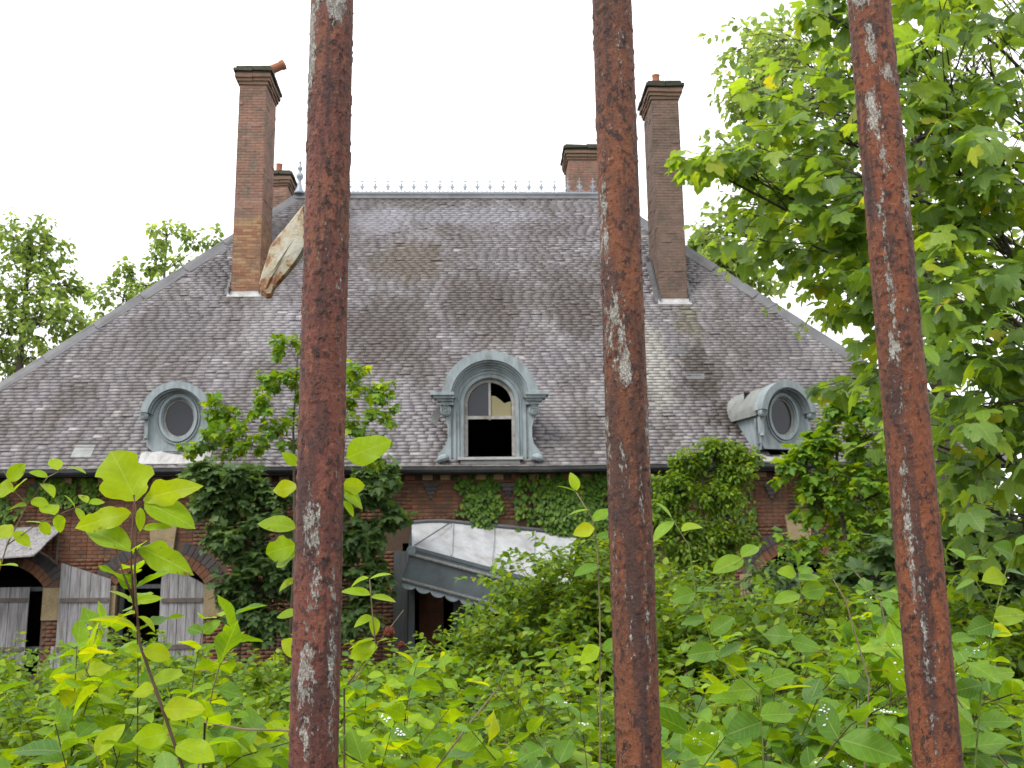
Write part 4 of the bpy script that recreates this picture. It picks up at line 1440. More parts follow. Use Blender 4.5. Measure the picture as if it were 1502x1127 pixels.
def oval_dormer(D, k, label, wk, turn=0.0, back=0.0):
    """round-hooded dormer with an oval light; wk scales widths"""
    x, z, y = D['x'], D['z'], D['y']
    dm_ = empty('dormer')
    dm_.parent = house
    dm_['label'] = label
    dm_.matrix_local = Matrix.Translation((x, y, z)) @ Matrix.Rotation(turn, 4, 'Z') @ Matrix.Translation((-x, -y, -z))
    roof_y = lambda z_: (z_ - zE) / SL + 0.18 + back
    cz = z + .68
    ow, oh = .30 * wk, .40
    n_ = 40
    inner = arc(x, cz, ow, oh, -90, 270, n_)[:-1]
    # body outline: straight cheeks with round head, sampled by angle to match the oval
    def body(a):
        c, s_ = math.cos(a), math.sin(a)
        hx = .56 * wk
        if s_ >= 0:
            return (x + hx * c, cz + .58 * s_)
        t = min(hx / max(abs(c), 1e-6), .68 / max(-s_, 1e-6))
        return (x + t * c, cz + t * s_)
    outer = [body(R(-90 + 360 * i / n_)) for i in range(n_)]
    g = Geo()
    g.ring(outer, inner, y, y + .12, True)
    for (r0, r1, pr_) in ((1.06, 1.22, .05), (1.30, 1.36, .03)):
        g.ring(arc(x, cz, ow * r1, oh * r1 + .0, -90, 270, n_)[:-1], arc(x, cz, ow * r0, oh * r0, -90, 270, n_)[:-1], y - pr_, y + .01, True)
    g.build('casing', M['zinc'], dm_)
    g = Geo()
    hx, hz = .67 * wk, .72
    hc = cz + .0
    for (a0, a1, y0) in ((.80, 1.0, .24), (.76, .93, .17), (.72, .80, .06)):
        g.ring(arc(x, hc, hx * a1, hz * a1, 172, 8, 30), arc(x, hc, hx * a0, hz * a0, 172, 8, 30), y - y0, y + .05)
    for sd in (-1, 1):
        volute(g, (x + sd * hx * .90, y - .10, hc + .02), .085, .13)
        g.box((x + sd * hx * .86, y - .03, hc - .20), (.07, .12, .34))
        g.lathe([(.015, 0), (.05, .03), (.03, .1)], (x + sd * hx * .86, y - .06, hc - .45), 8)
    g.build('hood_mould', M['zinc'], dm_)
    g = Geo()
    for i in range(22):                                 # beaded row under the hood
        a = R(164 - 148 * i / 21)
        g.box((x + hx * .83 * math.cos(a), y - .10, hc + hz * .83 * math.sin(a)), (.035, .08, .055), Matrix.Rotation(math.pi / 2 - a, 3, 'Y'))
    g.build('dentil_row', M['zinc'], dm_)
    g = Geo()
    bo = arc(x, hc, hx * .97, hz * .97, 180, 0, 24)
    barrel(g, bo, y + .0, roof_y)
    g.build('dormer_roof', M['zinc_top'], dm_)
    g = Geo()
    for sd in (-1, 1):
        xx = x + sd * .55 * wk
        g.add([(xx, y + .02, z - .02), (xx, y + .02, hc + .2), (xx, roof_y(hc + .2), hc + .2), (xx, roof_y(z), z - .02)], [(0, 1, 2, 3)])
        g.tube([(x + sd * .60 * wk, y + .10, hc - .05), (x + sd * .60 * wk, y + .12, hc - .35), (x + sd * .58 * wk, y + .1, z + .1)], .035, 6)
    g.build('cheek', M['zinc'], dm_)
    g = Geo()
    g.ring(arc(x, cz, ow, oh, -90, 270, n_)[:-1], arc(x, cz, ow - .035, oh - .035, -90, 270, n_)[:-1], y + .06, y + .10, True)
    fr = g.build('oval_frame', M['frame_white'], dm_)
    Geo().prism(arc(x, cz, ow - .03, oh - .03, -90, 270, n_)[:-1], y + .078, y + .086).build('pane', M['glass'], fr)
    # back of the lining so that no light leaks in
    g = Geo().box((x, y + .6, cz), (1.0 * wk, .02, 1.2))
    g.build('lining', M['dark'], dm_)
    # lead apron, wavy upper lip
    g = Geo()
    s0 = y / ca
    n2 = 14
    top, bot = [], []
    for i in range(n2 + 1):
        f = i / n2
        xx = x + (-.66 + 1.32 * f) * wk
        top.append(roof_pt(xx, s0 - .02 + .05 * math.sin(f * 9 + k) + .05 * math.exp(-((f - .35) / .12) ** 2), .045 + .012 * math.sin(i * 2.1)))
        bot.append(roof_pt(xx, max(s0 - .30, .01), .03))
    vs_ = bot + top + [p - Vector((0, -.01, .02)) for p in bot + top]
    m_ = n2 + 1
    fs_ = [(i, i + 1, m_ + i + 1, m_ + i) for i in range(n2)] + [(2 * m_ + i, i, i + 1, 2 * m_ + i + 1)[::-1] for i in range(n2)] + [(m_ + i, m_ + i + 1, 3 * m_ + i + 1, 3 * m_ + i) for i in range(n2)]
    g.add(vs_, fs_)
    g.build('apron', M['lead_pale'], dm_)


middle_dormer(D_MID)
oval_dormer(D_LEFT, 0.3, 'blue-grey round-hooded dormer with oval pane half hidden by sapling leaves', 1.06)
oval_dormer(D_RIGHT, 1.9, 'narrower blue-grey round-hooded dormer with oval pane, its long barrel top showing', 1.0, R(19), .45)

# -- porch: posts, brick pier and the collapsed canopy
po = OPEN[2]
g = Geo()
for pxp, ww, yy in ((588, .28, -.0), (604, .12, -.35)):
    p = hp(pxp, 860, WALLY + yy)
    g.box((p.x, WALLY + yy, 1.15), (ww, .12, 2.3))
g.build('porch_post', M['post'], house)
p = hp(680, 900, WALLY - .35)
Geo().box((p.x, WALLY - .35, 1.0), (.40, .10, 2.0)).build('porch_post', M['post'], house)
p = hp(640, 930, WALLY + .3)
Geo().box((p.x - .12, WALLY + .75, 1.0), (.5, .10, 2.0)).build('brick_pier', M['brick'], house)  # plain slab standing in for the brick pier inside the porch

CA_, CB_ = hp(604, 768, WALLY - .02), hp(846, 792, WALLY - .02)      # back edge
FA, FB = hp(604, 801, WALLY - 1.25), hp(838, 864, WALLY - 1.35)       # front edge
can = empty('canopy')
can.parent = house
can['label'] = 'collapsed zinc porch canopy hanging askew'


def bil(u, v):
    """u along, v from back to front"""
    return CA_.lerp(CB_, u).lerp(FA.lerp(FB, u), v)


g = Geo()
nu, nv = 16, 8
for j in range(nv + 1):
    for i in range(nu + 1):
        u, v = i / nu, j / nv
        p = bil(u, v) + Vector((0, 0, .10 * math.sin(math.pi * min(1, u * 4) / 2) * (1 - v) + (.016 * math.sin(i * 2.7 + j) - .06 * math.sin(math.pi * u) * math.sin(math.pi * v)) * (0 < j < nv)))
        g.v.append(tuple(p))
k0 = len(g.v)
g.v += [(a, b_, c - .03) for a, b_, c in g.v]
for j in range(nv):
    for i in range(nu):
        a = j * (nu + 1) + i
        g.f.append((a, a + nu + 1, a + nu + 2, a + 1))
        g.f.append((a + k0, a + 1 + k0, a + nu + 2 + k0, a + nu + 1 + k0))
g.build('canopy_roof', M['canopy_top'], can)
g = Geo()
g.tube([bil(u, .0) + Vector((0, -.02, .10 * math.sin(math.pi * min(1, u * 4) / 2) + .02)) for u in np.linspace(0, 1, 12)], .04, 8)
g.build('roll', M['lead'], can)
for u_ in (.25, .5, .75):
    Geo().tube([bil(u_, v_) + Vector((0, 0, .10 * (1 - v_) + .018)) for v_ in (0, .3, .6, 1.0)], .011, 6).build('seam', M['canopy_top'], can)
g = Geo().tube([bil(.0, 0) + Vector((.0, 0, .02)), bil(.25, 0) + Vector((0, -.02, .14)), bil(.25, .0) + Vector((0, -.04, .13)), bil(.02, 1) + Vector((0, 0, .03))], .012, 6)
g.build('hip_seam', M['lead'], can)
# rust stains are separate thin scabs along the top fold
for (u, v, w_) in ((.42, .2, .22),):
    p = bil(u, v) + Vector((0, 0, .10))
# fascia hangs square to the tilted front edge
ed = (FB - FA).normalized()
dn = (Vector((0, 0, -1)) - ed * (Vector((0, 0, -1)).dot(ed))).normalized()
dn = (dn + Vector((0, -.03, 0))).normalized()
fw = (FB - FA).length
fn = ed.cross(dn).normalized()
if fn.y > 0: fn = -fn


def fac(u, d, o=0.0):
    return FA + ed * (u * fw) + dn * d + fn * o


g = Geo()
for a, b_, o in ((.0, .07, .05), (.075, .14, .035)):                  # top cyma
    vs_ = [fac(0, a, o), fac(1, a, o), fac(1, b_, o), fac(0, b_, o)]
    g.add(vs_ + [q - fn * .1 for q in vs_], [(0, 1, 2, 3), (7, 6, 5, 4), (0, 4, 5, 1), (3, 2, 6, 7), (0, 3, 7, 4), (1, 5, 6, 2)])
vs_ = [fac(.012, .17), fac(1, .17), fac(1, .60), fac(0, .60)]
g.add(vs_ + [q - fn * .03 for q in vs_], [(0, 1, 2, 3), (7, 6, 5, 4), (0, 4, 5, 1), (3, 2, 6, 7), (0, 3, 7, 4), (1, 5, 6, 2)])
for d_ in (.585, .67):
    vs_ = [fac(-.01, d_, .03), fac(1, d_, .03), fac(1, d_ + .03, .03), fac(-.01, d_ + .03, .03)]
    g.add(vs_ + [q - fn * .06 for q in vs_], [(0, 1, 2, 3), (7, 6, 5, 4), (0, 4, 5, 1), (3, 2, 6, 7), (0, 3, 7, 4), (1, 5, 6, 2)])
# left return of the fascia, back to the wall
bk_ = (CA_ - FA)
vs_ = [fac(0, .0), fac(0, .6), fac(0, .6) + bk_ * .9 + Vector((0, 0, -bk_.z * .9)), fac(0, .0) + bk_ * .9]
g.add(vs_ + [q + ed * .03 for q in vs_], [(0, 1, 2, 3), (7, 6, 5, 4), (0, 4, 5, 1), (3, 2, 6, 7), (1, 5, 6, 2)])
g.build('fascia', M['canopy'], can)
for d_, of in ((.155, .045), (.64, .04)):                               # two rope mouldings
    g = Geo()
    nbd = 60
    for k in range(nbd):
        c = fac((k + .5) / nbd, d_, of)
        ax = (ed * .035 + dn * .026)
        g.tube([c - ax, c - ax * .5, c + ax * .5, c + ax], [.008, .021, .021, .008], 6)
    g.build('rope_moulding', M['rope'], can)
g = Geo()
nsc = 11
pts2 = [(0, .70)]
for k in range(nsc):
    for q in range(1, 7):
        t = q / 6
        pts2.append(((k + t) / nsc, .70 + .02 + .075 * math.sin(math.pi * t) ** .6 * (1 if True else 0)))
n_ = len(pts2)
topv = [fac(u, .69, .012) for u, d_ in pts2]
botv = [fac(u, d_, .012) for u, d_ in pts2]
vs_ = topv + botv + [q - fn * .02 for q in topv + botv]
fs_ = []
for i in range(n_ - 1):
    fs_ += [(i, n_ + i, n_ + i + 1, i + 1), (2 * n_ + i, 2 * n_ + i + 1, 3 * n_ + i + 1, 3 * n_ + i), (n_ + i, 3 * n_ + i, 3 * n_ + i + 1, n_ + i + 1)]
g.add(vs_, fs_)
g.build('scalloped_valance', M['zinc'], can)
g = Geo()
volute(g, tuple(fac(.005, .09, .06)), .085, .06)
g.build('scroll_end', M['zinc'], can)

# ------------------------------------------------------------------ iron fence in front of the camera
fence = empty('iron_fence', (0.05, 0.54, 0))
tag(fence, 'rusty round iron fence bars with flaking white paint, close in front', 'fence')
FO = Vector(fence.location)


def make_bar(px, py, d, dia, mat, blobs_px, stains_px=()):
    p = at(px, py, d)
    x0, y0 = p.x, p.y
    rad = dia / 2
    # rows: fine where the picture shows the bar, coarse elsewhere
    zs = list(np.linspace(0, 1.30, 40)) + list(np.arange(1.302, 2.2, .00075)) + list(np.linspace(2.2, 2.55, 20))
    nth = 110
    th = np.linspace(0, 2 * np.pi, nth, endpoint=False)
    blobs = []
    stains = []
    for src, dst in ((blobs_px, blobs), (stains_px, stains)):
        for (bx_, by_, rx_, ry_, k_) in src:
            q = at(bx_, by_, d)
            dst.append(((q.x - x0) / rad, q.z, rx_ / FPX * d / rad, ry_ / FPX * d, k_))
    ZS = np.array(zs)
    TH_, ZZ = np.meshgrid(th, ZS)
    U = np.sin(TH_)
    front = np.cos(TH_)
    X = np.sin(TH_) * rad
    Y = -np.cos(TH_) * rad
    fine = (ZZ > 1.29) & (ZZ < 2.21)
    hgt = np.zeros_like(ZZ)
    flake = np.zeros_like(ZZ)
    nz, nt_ = ZZ.shape
    flat = []
    for i in range(nz):
        if not (1.29 < zs[i] < 2.21):
            continue
        zc = zs[i]
        for k in range(nth):
            if front[i, k] < -0.35:
                continue
            v = Vector((X[i, k] + x0 * 3, Y[i, k], zc))
            a = mnoise.noise(Vector((v.x * 110, v.y * 110, v.z * 70)))
            b_ = mnoise.noise(Vector((v.x * 620, v.y * 620, v.z * 480)))
            c_ = mnoise.noise(Vector((v.x * 300 + 9, v.y * 300, v.z * 230)))
            hgt[i, k] = 0.00007 * a + 0.00013 * b_ + 0.00008 * c_
            d_ = a * 0.45 + c_ * 0.8 + 0.5 * b_
            if d_ > 0.46:                       # raised rust scabs with a ragged lip
                hgt[i, k] += 0.00042 * min(1, (d_ - 0.46) / 0.05)
            if d_ < -0.5:
                hgt[i, k] -= 0.0003 * min(1, (-0.5 - d_) / 0.06)
            flake[i, k] = max(0, min(1, 1 - abs(d_ - 0.44) / 0.06)) * 0.8
    s_ = (rad + hgt) / rad
    V = np.stack([X * s_ + x0 - FO.x, Y * s_ + y0 - FO.y, ZZ], -1).reshape(-1, 3)
    pv = np.zeros_like(ZZ)
    stv = np.zeros_like(ZZ)
    for arr, lst in ((pv, blobs), (stv, stains)):
        for (bu, bz, ru, rz, k_) in lst:
            q = ((U - bu) / ru) ** 2 + ((ZZ - bz) / rz) ** 2
            np.maximum(arr, k_ / (1 + q * q), out=arr)
        arr *= (front > -0.3)
    I = np.arange(nz - 1)[:, None] * nth
    K = np.arange(nth)[None]
    K2 = (K + 1) % nth
    F = np.stack([I + K, I + K2, I + nth + K2, I + nth + K], -1).reshape(-1, 4)
    me = mesh_np('bar', V, F, M[mat], True)
    for nm, arr in (('paint', pv), ('flake', flake), ('stain', stv)):
        at_ = me.attributes.new(nm, 'FLOAT', 'POINT')
        at_.data.foreach_set('value', arr.reshape(-1).astype(np.float32))
    link('bar', me, fence)
    return x0, y0


B1 = make_bar(473.5, 563, .540, .0252, 'bar1',
              [(497, 18, 17, 42, 1), (470, 15, 14, 30, .8), (462, 70, 9, 90, .95), (452, 150, 6, 60, .8), (448, 230, 4, 90, .6), (446, 330, 4, 110, .75), (455, 1010, 13, 90, .72), (470, 850, 9, 110, .5), (490, 960, 6, 160, .55), (460, 760, 9, 60, .5), (500, 520, 5, 250, .3)],
              [(470, 640, 22, 60, .7), (455, 760, 20, 120, .8), (490, 850, 18, 170, .6), (445, 560, 8, 120, .7), (470, 1050, 20, 90, .5), (480, 230, 7, 90, .45), (500, 340, 5, 70, .4), (452, 420, 8, 80, .5), (498, 100, 9, 40, .5)])
B2 = make_bar(917.5, 563, .548, .0238, 'bar2',
              [(910, 545, 13, 38, .8), (897, 470, 11, 60, .62), (905, 500, 12, 50, .6), (880, 540, 5, 160, .55), (890, 660, 6, 70, .5), (912, 690, 6, 60, .45), (884, 330, 6, 90, .55), (905, 90, 9, 60, .45), (950, 640, 5, 90, .45), (945, 860, 6, 160, .45), (925, 960, 6, 120, .4), (900, 760, 6, 150, .35)],
              [(890, 620, 15, 80, .8), (905, 720, 14, 90, .7), (925, 860, 10, 130, .85), (935, 1000, 12, 120, .7), (885, 200, 8, 160, .5), (900, 90, 12, 60, .6), (915, 330, 8, 120, .4), (895, 420, 10, 60, .7), (925, 590, 6, 90, .5), (950, 1060, 14, 60, .5)])
B3 = make_bar(1325, 563, .556, .0250, 'bar3',
              [(1258, 6, 15, 26, 1), (1268, 80, 9, 50, .85), (1292, 122, 14, 20, .7), (1272, 175, 9, 40, .85), (1286, 235, 8, 45, .75), (1322, 310, 8, 40, .7), (1284, 330, 7, 60, .5), (1300, 470, 6, 110, .5), (1310, 600, 5, 110, .45), (1322, 760, 5, 140, .45), (1350, 980, 6, 150, .45)],
              [(1270, 60, 14, 26, .6), (1300, 120, 10, 30, .75), (1275, 290, 8, 70, .6), (1300, 400, 9, 70, .8), (1312, 470, 12, 50, .6), (1305, 560, 8, 120, .75), (1325, 720, 9, 120, .8), (1340, 860, 9, 120, .85), (1352, 1000, 9, 120, .8), (1330, 640, 5, 60, .5)])
# rails, below and above the picture
for zz in (0.28, 2.42):
    Geo().bar(Vector((B1[0] - .45, B1[1] - .01, zz)) - FO, Vector((B3[0] + .5, B3[1] + .01, zz)) - FO, .05, .014).build('rail', M['bar2'], fence)
# leaf-shaped iron tongue fixed to the first bar
out = [(452, 303), (440, 314), (421, 334), (405, 350), (396, 362), (391, 380), (383, 404), (379, 420), (383, 431), (390, 437), (397, 436), (401, 425), (412, 414), (424, 402), (436, 390), (446, 378), (455, 365)]
dt = .556
P3 = [at(a, b_, dt) - FO for a, b_ in out]
cen = sum(P3, Vector()) / len(P3)
vs_, fs_ = [], []
n_ = len(P3)
for (sc, yy) in ((.90, -.0024), (1.0, -.0013), (1.0, .0013), (.9, .0024)):
    for p in P3:
        q = cen + (p - cen) * sc
        vs_.append((q.x, p.y + yy + (cen.x - p.x) * .22 - 9 * (p.x - cen.x) ** 2, q.z))
vs_.append((cen.x, cen.y - .0034, cen.z))
vs_.append((cen.x, cen.y + .0024, cen.z))
for r_ in range(3):
    for i in range(n_):
        j = (i + 1) % n_
        fs_.append((r_ * n_ + i, r_ * n_ + j, (r_ + 1) * n_ + j, (r_ + 1) * n_ + i))
for i in range(n_):
    j = (i + 1) % n_
    fs_.append((4 * n_, j, i))
    fs_.append((4 * n_ + 1, 3 * n_ + i, 3 * n_ + j))
g = Geo(); g.add(vs_, fs_)
sp_ = [at(a, b_, dt) - FO + Vector((0, -.0032 + .22 * (cen.x - (at(a, b_, dt) - FO).x), 0)) for a, b_ in ((446, 345), (428, 362), (412, 385), (398, 410), (391, 424))]
g.tube(sp_, [.0014, .0013, .0012, .0010, .0005], 6)
g.build('leaf_ornament', M['tab'], fence)

# ------------------------------------------------------------------ plants
UP = Vector((0, 0, 1))


def rvec(k=1.0):
    return Vector(rng.normal(0, k, 3))


def opposite_pair(lv, p, d, ax, size, spread=1.0, droop=0.1):
    """two leaves at a node of a twig running along d; ax = sideways axis"""
    for sd in (-1, 1):
        dd = (ax * sd * spread + d * 0.45 + Vector((0, 0, -droop)) + rvec(.16)).normalized()
        nn = (UP * 0.9 + d * -0.2 + rvec(.28)).normalized()
        lv.add(p, dd, nn, size * rng.uniform(.72, 1.18))


def bush(name, base, height, radius, nstem, leaf, mat, label, cat='bush', group=None, templates=None, hi=None, singles=0, zmin=0.35, twigs=7, lean=(0, 0), stemmat='twig', smooth_hi=None, drops=0):
    base = Vector(base)
    root = empty(name, base)
    tag(root, label, cat, group)
    lv = Leaves()
    st = Geo()
    for k in range(nstem):
        a = rng.uniform(0, 2 * math.pi)
        rr_ = radius * math.sqrt(rng.random())
        tip = Vector((math.cos(a) * rr_ + lean[0], math.sin(a) * rr_ + lean[1], height * rng.uniform(.72, 1.03) * (1 - .18 * (rr_ / radius) ** 2)))
        b0 = Vector((math.cos(a) * rr_ * .3, math.sin(a) * rr_ * .3, 0))
        bend = rvec(.06 * height)
        pts = []
        for i in range(9):
            t = i / 8
            p = b0.lerp(tip, t) + bend * math.sin(math.pi * t) + Vector((0, 0, .10 * height * math.sin(math.pi * t)))
            pts.append(p)
        th = .0013 * height if base.y < 2.5 else max(.0022, .003 * height)
        st.tube(pts, [th * (1 - .75 * i / 8) for i in range(9)], 5)
        cuts_ = [(pts, max(zmin, 0.0), th)]
        # side twigs
        for q in range(twigs):
            t = rng.uniform(.45, .97)
            f = t * 8
            i = min(int(f), 7)
            p = pts[i].lerp(pts[i + 1], f - i)
            if p.z < zmin * .8:
                continue
            dr = (rvec(.7) + Vector((math.cos(a), math.sin(a), 0)) * .4 + UP * rng.uniform(.1, .9)).normalized()
            L = leaf * rng.uniform(3.5, 7.5)
            e = p + dr * L + Vector((0, 0, -.12 * L))
            mid = p.lerp(e, .5) + Vector((0, 0, .10 * L))
            tw = [p, p.lerp(mid, .6), mid, mid.lerp(e, .6), e]
            st.tube(tw, [th * .45, th * .4, th * .35, th * .28, th * .2], 4)
            cuts_.append((tw, 0, th))
        for tw, zm, _ in cuts_:
            L = sum((tw[i + 1] - tw[i]).length for i in range(len(tw) - 1))
            nn = max(2, int(L / (leaf * .72)))
            axr = rng.uniform(0, math.pi)
            for j in range(1, nn + 1):
                f = j / nn * (len(tw) - 1)
                i = min(int(f), len(tw) - 2)
                p = tw[i].lerp(tw[i + 1], f - i)
                if p.z < zm:
                    continue
                d = (tw[i + 1] - tw[i]).normalized()
                h = d.cross(UP)
                h = h.normalized() if h.length > .1 else Vector((1, 0, 0))
                axr += math.pi / 2
                ax = (Matrix.Rotation(axr + rng.normal(0, .2), 3, d) @ h)
                ax.z *= .5
                opposite_pair(lv, p, d, ax, leaf * (1.0 if j < nn else .7))
    st.build('stems', M[stemmat], root)
    n_ = len(lv.p)
    templates = templates or OVAL_LO
    idx = np.arange(n_)
    if singles:
        W = np.array(lv.p) + np.array(base)[None]
        v = W - np.array(CAM)
        dist = np.linalg.norm(v, axis=1)
        # leaves in the picture first, nearest first
        cd = np.array((CAMROT.inverted() @ Matrix.Identity(3)))
        cc = v @ cd.T
        sx, sy = cc[:, 0] / -cc[:, 2] * FPX, cc[:, 1] / -cc[:, 2] * FPX
        inside = (np.abs(sx) < 760) & (np.abs(sy) < 570) & (cc[:, 2] < 0)
        order = np.argsort(dist + np.where(inside, 0, 100))[:singles]
        order = [i for i in order if inside[i]]
        lv.single(leaf_meshes(mat, hi or OVAL_HI, 'hi'), root, order)
        idx = np.setdiff1d(idx, order)
    lv.joined('foliage', M[mat], templates, root, idx)
    if drops:
        P, X, D, Z, S = lv.frames()
        sel = np.argsort(np.linalg.norm(P + np.array(base)[None] - np.array(CAM)[None], axis=1))[:260]
        sel = rng.choice(sel, min(70, len(sel)), replace=False)
        g = Geo()
        for i in sel:
            for _ in range(rng.integers(4, 14)):
                t, u = rng.uniform(.3, .85), rng.uniform(-.18, .18)
                p = Vector(P[i] + S[i] * (X[i] * u + D[i] * t + Z[i] * (abs(u) * .2 - .16 * t * t + .004)))
                r_ = rng.uniform(.0007, .0019)
                g.lathe([(r_ * .75, 0), (r_, r_ * .4), (r_ * .6, r_ * 1.0), (r_ * .1, r_ * 1.2)], p, 6)
        tag(g.build('water_drops', M['drop'], root, True), kind='stuff')
    return root


def tree(name, base, trunk, blobs, leaf, mat, templates, label, cat='tree', group=None, singles=0, hi=None, tr=.12, nodes=5, barkmat='bark', droop=.55, twig_r=.006, foliage_name='foliage', bough_sag=.08):
    """trunk: list of points (world); blobs: (centre world, radius vector, n twigs)"""
    base = Vector(base)
    root = empty(name, base)
    tag(root, label, cat, group)
    tg = Geo()
    trunk = [Vector(p) for p in trunk]
    n_ = len(trunk)
    tg.tube([p - base for p in trunk], [tr * (1 - .72 * i / (n_ - 1)) for i in range(n_)], 10)
    tg.build('trunk', M[barkmat], root, True)
    bg_ = Geo()
    lv = Leaves()
    fine = []
    for i in range(n_ - 1):
        for q in range(8):
            fine.append(trunk[i].lerp(trunk[i + 1], q / 8))
    for c, rv, nt_ in blobs:
        c = Vector(c)
        rv = Vector(rv) if hasattr(rv, '__len__') else Vector((rv, rv, rv))
        # bough leaves the trunk below the blob
        st_ = min(fine, key=lambda p: (p - (c - Vector((0, 0, (c - p).xy.length * .35)))).length)
        L = (c - st_).length
        mid = st_.lerp(c, .5) + Vector((0, 0, bough_sag * L)) + rvec(.05 * L)
        bpts = []
        for i in range(9):
            t = i / 8
            bpts.append((st_ * (1 - t) ** 2 + mid * 2 * t * (1 - t) + c * t * t))
        r0 = min(tr * .2, .004 * L + twig_r * 1.2)
        bg_.tube([p - base for p in bpts], [r0 * (1 - .75 * i / 8) for i in range(9)], 6)
        for _ in range(nt_):
            f = rng.uniform(.55, 1.0) * 8
            i = min(int(f), 7)
            s0 = bpts[i].lerp(bpts[i + 1], f - i)
            dv = rvec().normalized()
            e = c + Vector((dv.x * rv.x, dv.y * rv.y, dv.z * rv.z)) * rng.uniform(.45, 1.05)
            if (s0 - c).length > 1.3 * rv.length:
                s0 = c.lerp(s0, .4)
            L2 = (e - s0).length
            m2 = s0.lerp(e, .55) + Vector((0, 0, .10 * L2))
            tw = [s0, s0.lerp(m2, .5), m2, m2.lerp(e, .5), e]
            bg_.tube([p - base for p in tw], [twig_r, twig_r * .8, twig_r * .6, twig_r * .5, twig_r * .35], 4)
            nn = nodes
            axr = rng.uniform(0, 3)
            for j in range(1, nn + 1):
                f2 = (.35 + .65 * j / nn) * 4
                i2 = min(int(f2), 3)
                p = tw[i2].lerp(tw[i2 + 1], f2 - i2)
                d = (tw[i2 + 1] - tw[i2]).normalized()
                h = d.cross(UP)
                h = h.normalized() if h.length > .1 else Vector((1, 0, 0))
                axr += math.pi / 2
                ax = Matrix.Rotation(axr, 3, d) @ h
                for sd in (-1, 1):
                    o_ = (ax * sd + d * .5 + rvec(.2)).normalized()
                    pb = p + o_ * leaf * .35
                    dd = (o_ * .8 + Vector((0, 0, -droop)) + rvec(.15)).normalized()
                    nm = (UP * .8 + o_ * .55 + rvec(.25)).normalized()
                    sz = leaf * rng.uniform(.6, 1.2)
                    lv.add(pb - base, dd, nm, sz)
            dd = ((tw[4] - tw[3]).normalized() + Vector((0, 0, -droop * .7)) + rvec(.15)).normalized()
            lv.add(e - base, dd, (UP + rvec(.3)).normalized(), leaf * rng.uniform(.6, 1.0))
    bg_.build('branches', M[barkmat], root, True)
    idx = np.arange(len(lv.p))
    if singles:
        W = np.array(lv.p) + np.array(base)[None]
        v = W - np.array(CAM)
        dist = np.linalg.norm(v, axis=1)
        cc = v @ np.array(CAMROT.inverted()).T
        sx, sy = cc[:, 0] / -cc[:, 2] * FPX, cc[:, 1] / -cc[:, 2] * FPX
        inside = (np.abs(sx) < 760) & (np.abs(sy) < 570) & (cc[:, 2] < 0)
        order = [i for i in np.argsort(dist + np.where(inside, 0, 100))[:singles] if inside[i]]
        lv.single(leaf_meshes(mat, hi or templates, 'tree'), root, order)
        idx = np.setdiff1d(idx, order)
    lv.joined(foliage_name, M[mat], templates, root, idx)
    return root


def G(p):
    return (p.x, p.y, 0)


# --- far trees behind the house
def far_tree(pxs, d, label, top_px, leaf=.30, tr=.22, spread=.0, nt=26, lo=6.0):
    """pxs: list of (px, py, radius m, twigs)"""
    p0 = at(pxs[0][0], pxs[0][1], d)
    top = at(top_px[0], top_px[1], d)
    base = (top.x + spread, d, 0)
    tk = [Vector(base), Vector((top.x + spread * .6, d, top.z * .35)), Vector((top.x + spread * .2, d, top.z * .7)), top]
    bl = [(at(a, b_, d + rng.uniform(-1.5, 1.5)), (r_, r_, r_ * .85), int(nt * k)) for a, b_, r_, k in pxs]
    return tree('broadleaf_tree', base, tk, bl, leaf, 'leaf_far', OVAL_XS if False else OVAL_LO[:2], label, group=None, tr=tr, nodes=5, droop=.5, twig_r=.012)


far_tree([(20, 350, 1.3, 1), (70, 375, 1.1, 1), (95, 420, 1.1, 1), (30, 420, 1.7, 1.6), (60, 470, 1.6, 1.5), (110, 470, .9, .8), (10, 490, 1.6, 1.4), (40, 530, 1.5, 1.2), (-40, 430, 2.2, 1.6), (-50, 520, 2.2, 1.2), (55, 335, .7, .5), (5, 560, 1.6, 1)], 36, 'full leafy tree standing beyond the low left corner of the slate roof', (45, 345), leaf=.25, nt=30)
far_tree([(245, 345, .9, 1), (225, 380, .7, .8), (290, 350, .6, .6), (320, 345, .4, .3), (180, 395, .5, .5), (165, 430, 1.0, 1), (210, 420, .8, .7), (150, 465, .9, .7), (260, 390, .8, .6), (240, 450, 1.2, .8)], 35, 'sparse treetop rising behind the left hip of the roof', (245, 335), leaf=.24, nt=18, tr=.13)
far_tree([(1030, 360, .7, 1), (1060, 375, .7, 1), (1085, 390, .8, 1), (1040, 395, .9, 1), (1100, 420, 1.2, 1.2)], 34, 'low bright treetop behind the right hip beside the tall chimney', (1045, 352), leaf=.30, nt=30, tr=.15)
far_tree([(1100, 70, .8, 1), (1140, 55, .8, 1), (1090, 130, .6, .8), (1085, 180, .7, .8), (1130, 140, 1.0, 1.2), (1120, 230, 1.0, 1), (1180, 100, 1.1, 1), (1190, 200, 1.3, 1.2), (1100, 300, .9, .9), (1060, 340, .6, .6), (1160, 330, 1.4, 1.4), (1250, 150, 1.5, 1), (1250, 300, 1.6, 1.2), (1350, 200, 2, 1.5), (1350, 380, 2, 1.5), (1450, 300, 2.2, 1.5), (1450, 120, 2.2, 1.5), (1240, 420, 1.3, 1.2), (1420, 480, 2, 1.4)], 15.5, 'tall small-leaved tree growing behind the sycamore boughs', (1330, 60), leaf=.14, nt=34, tr=.2)

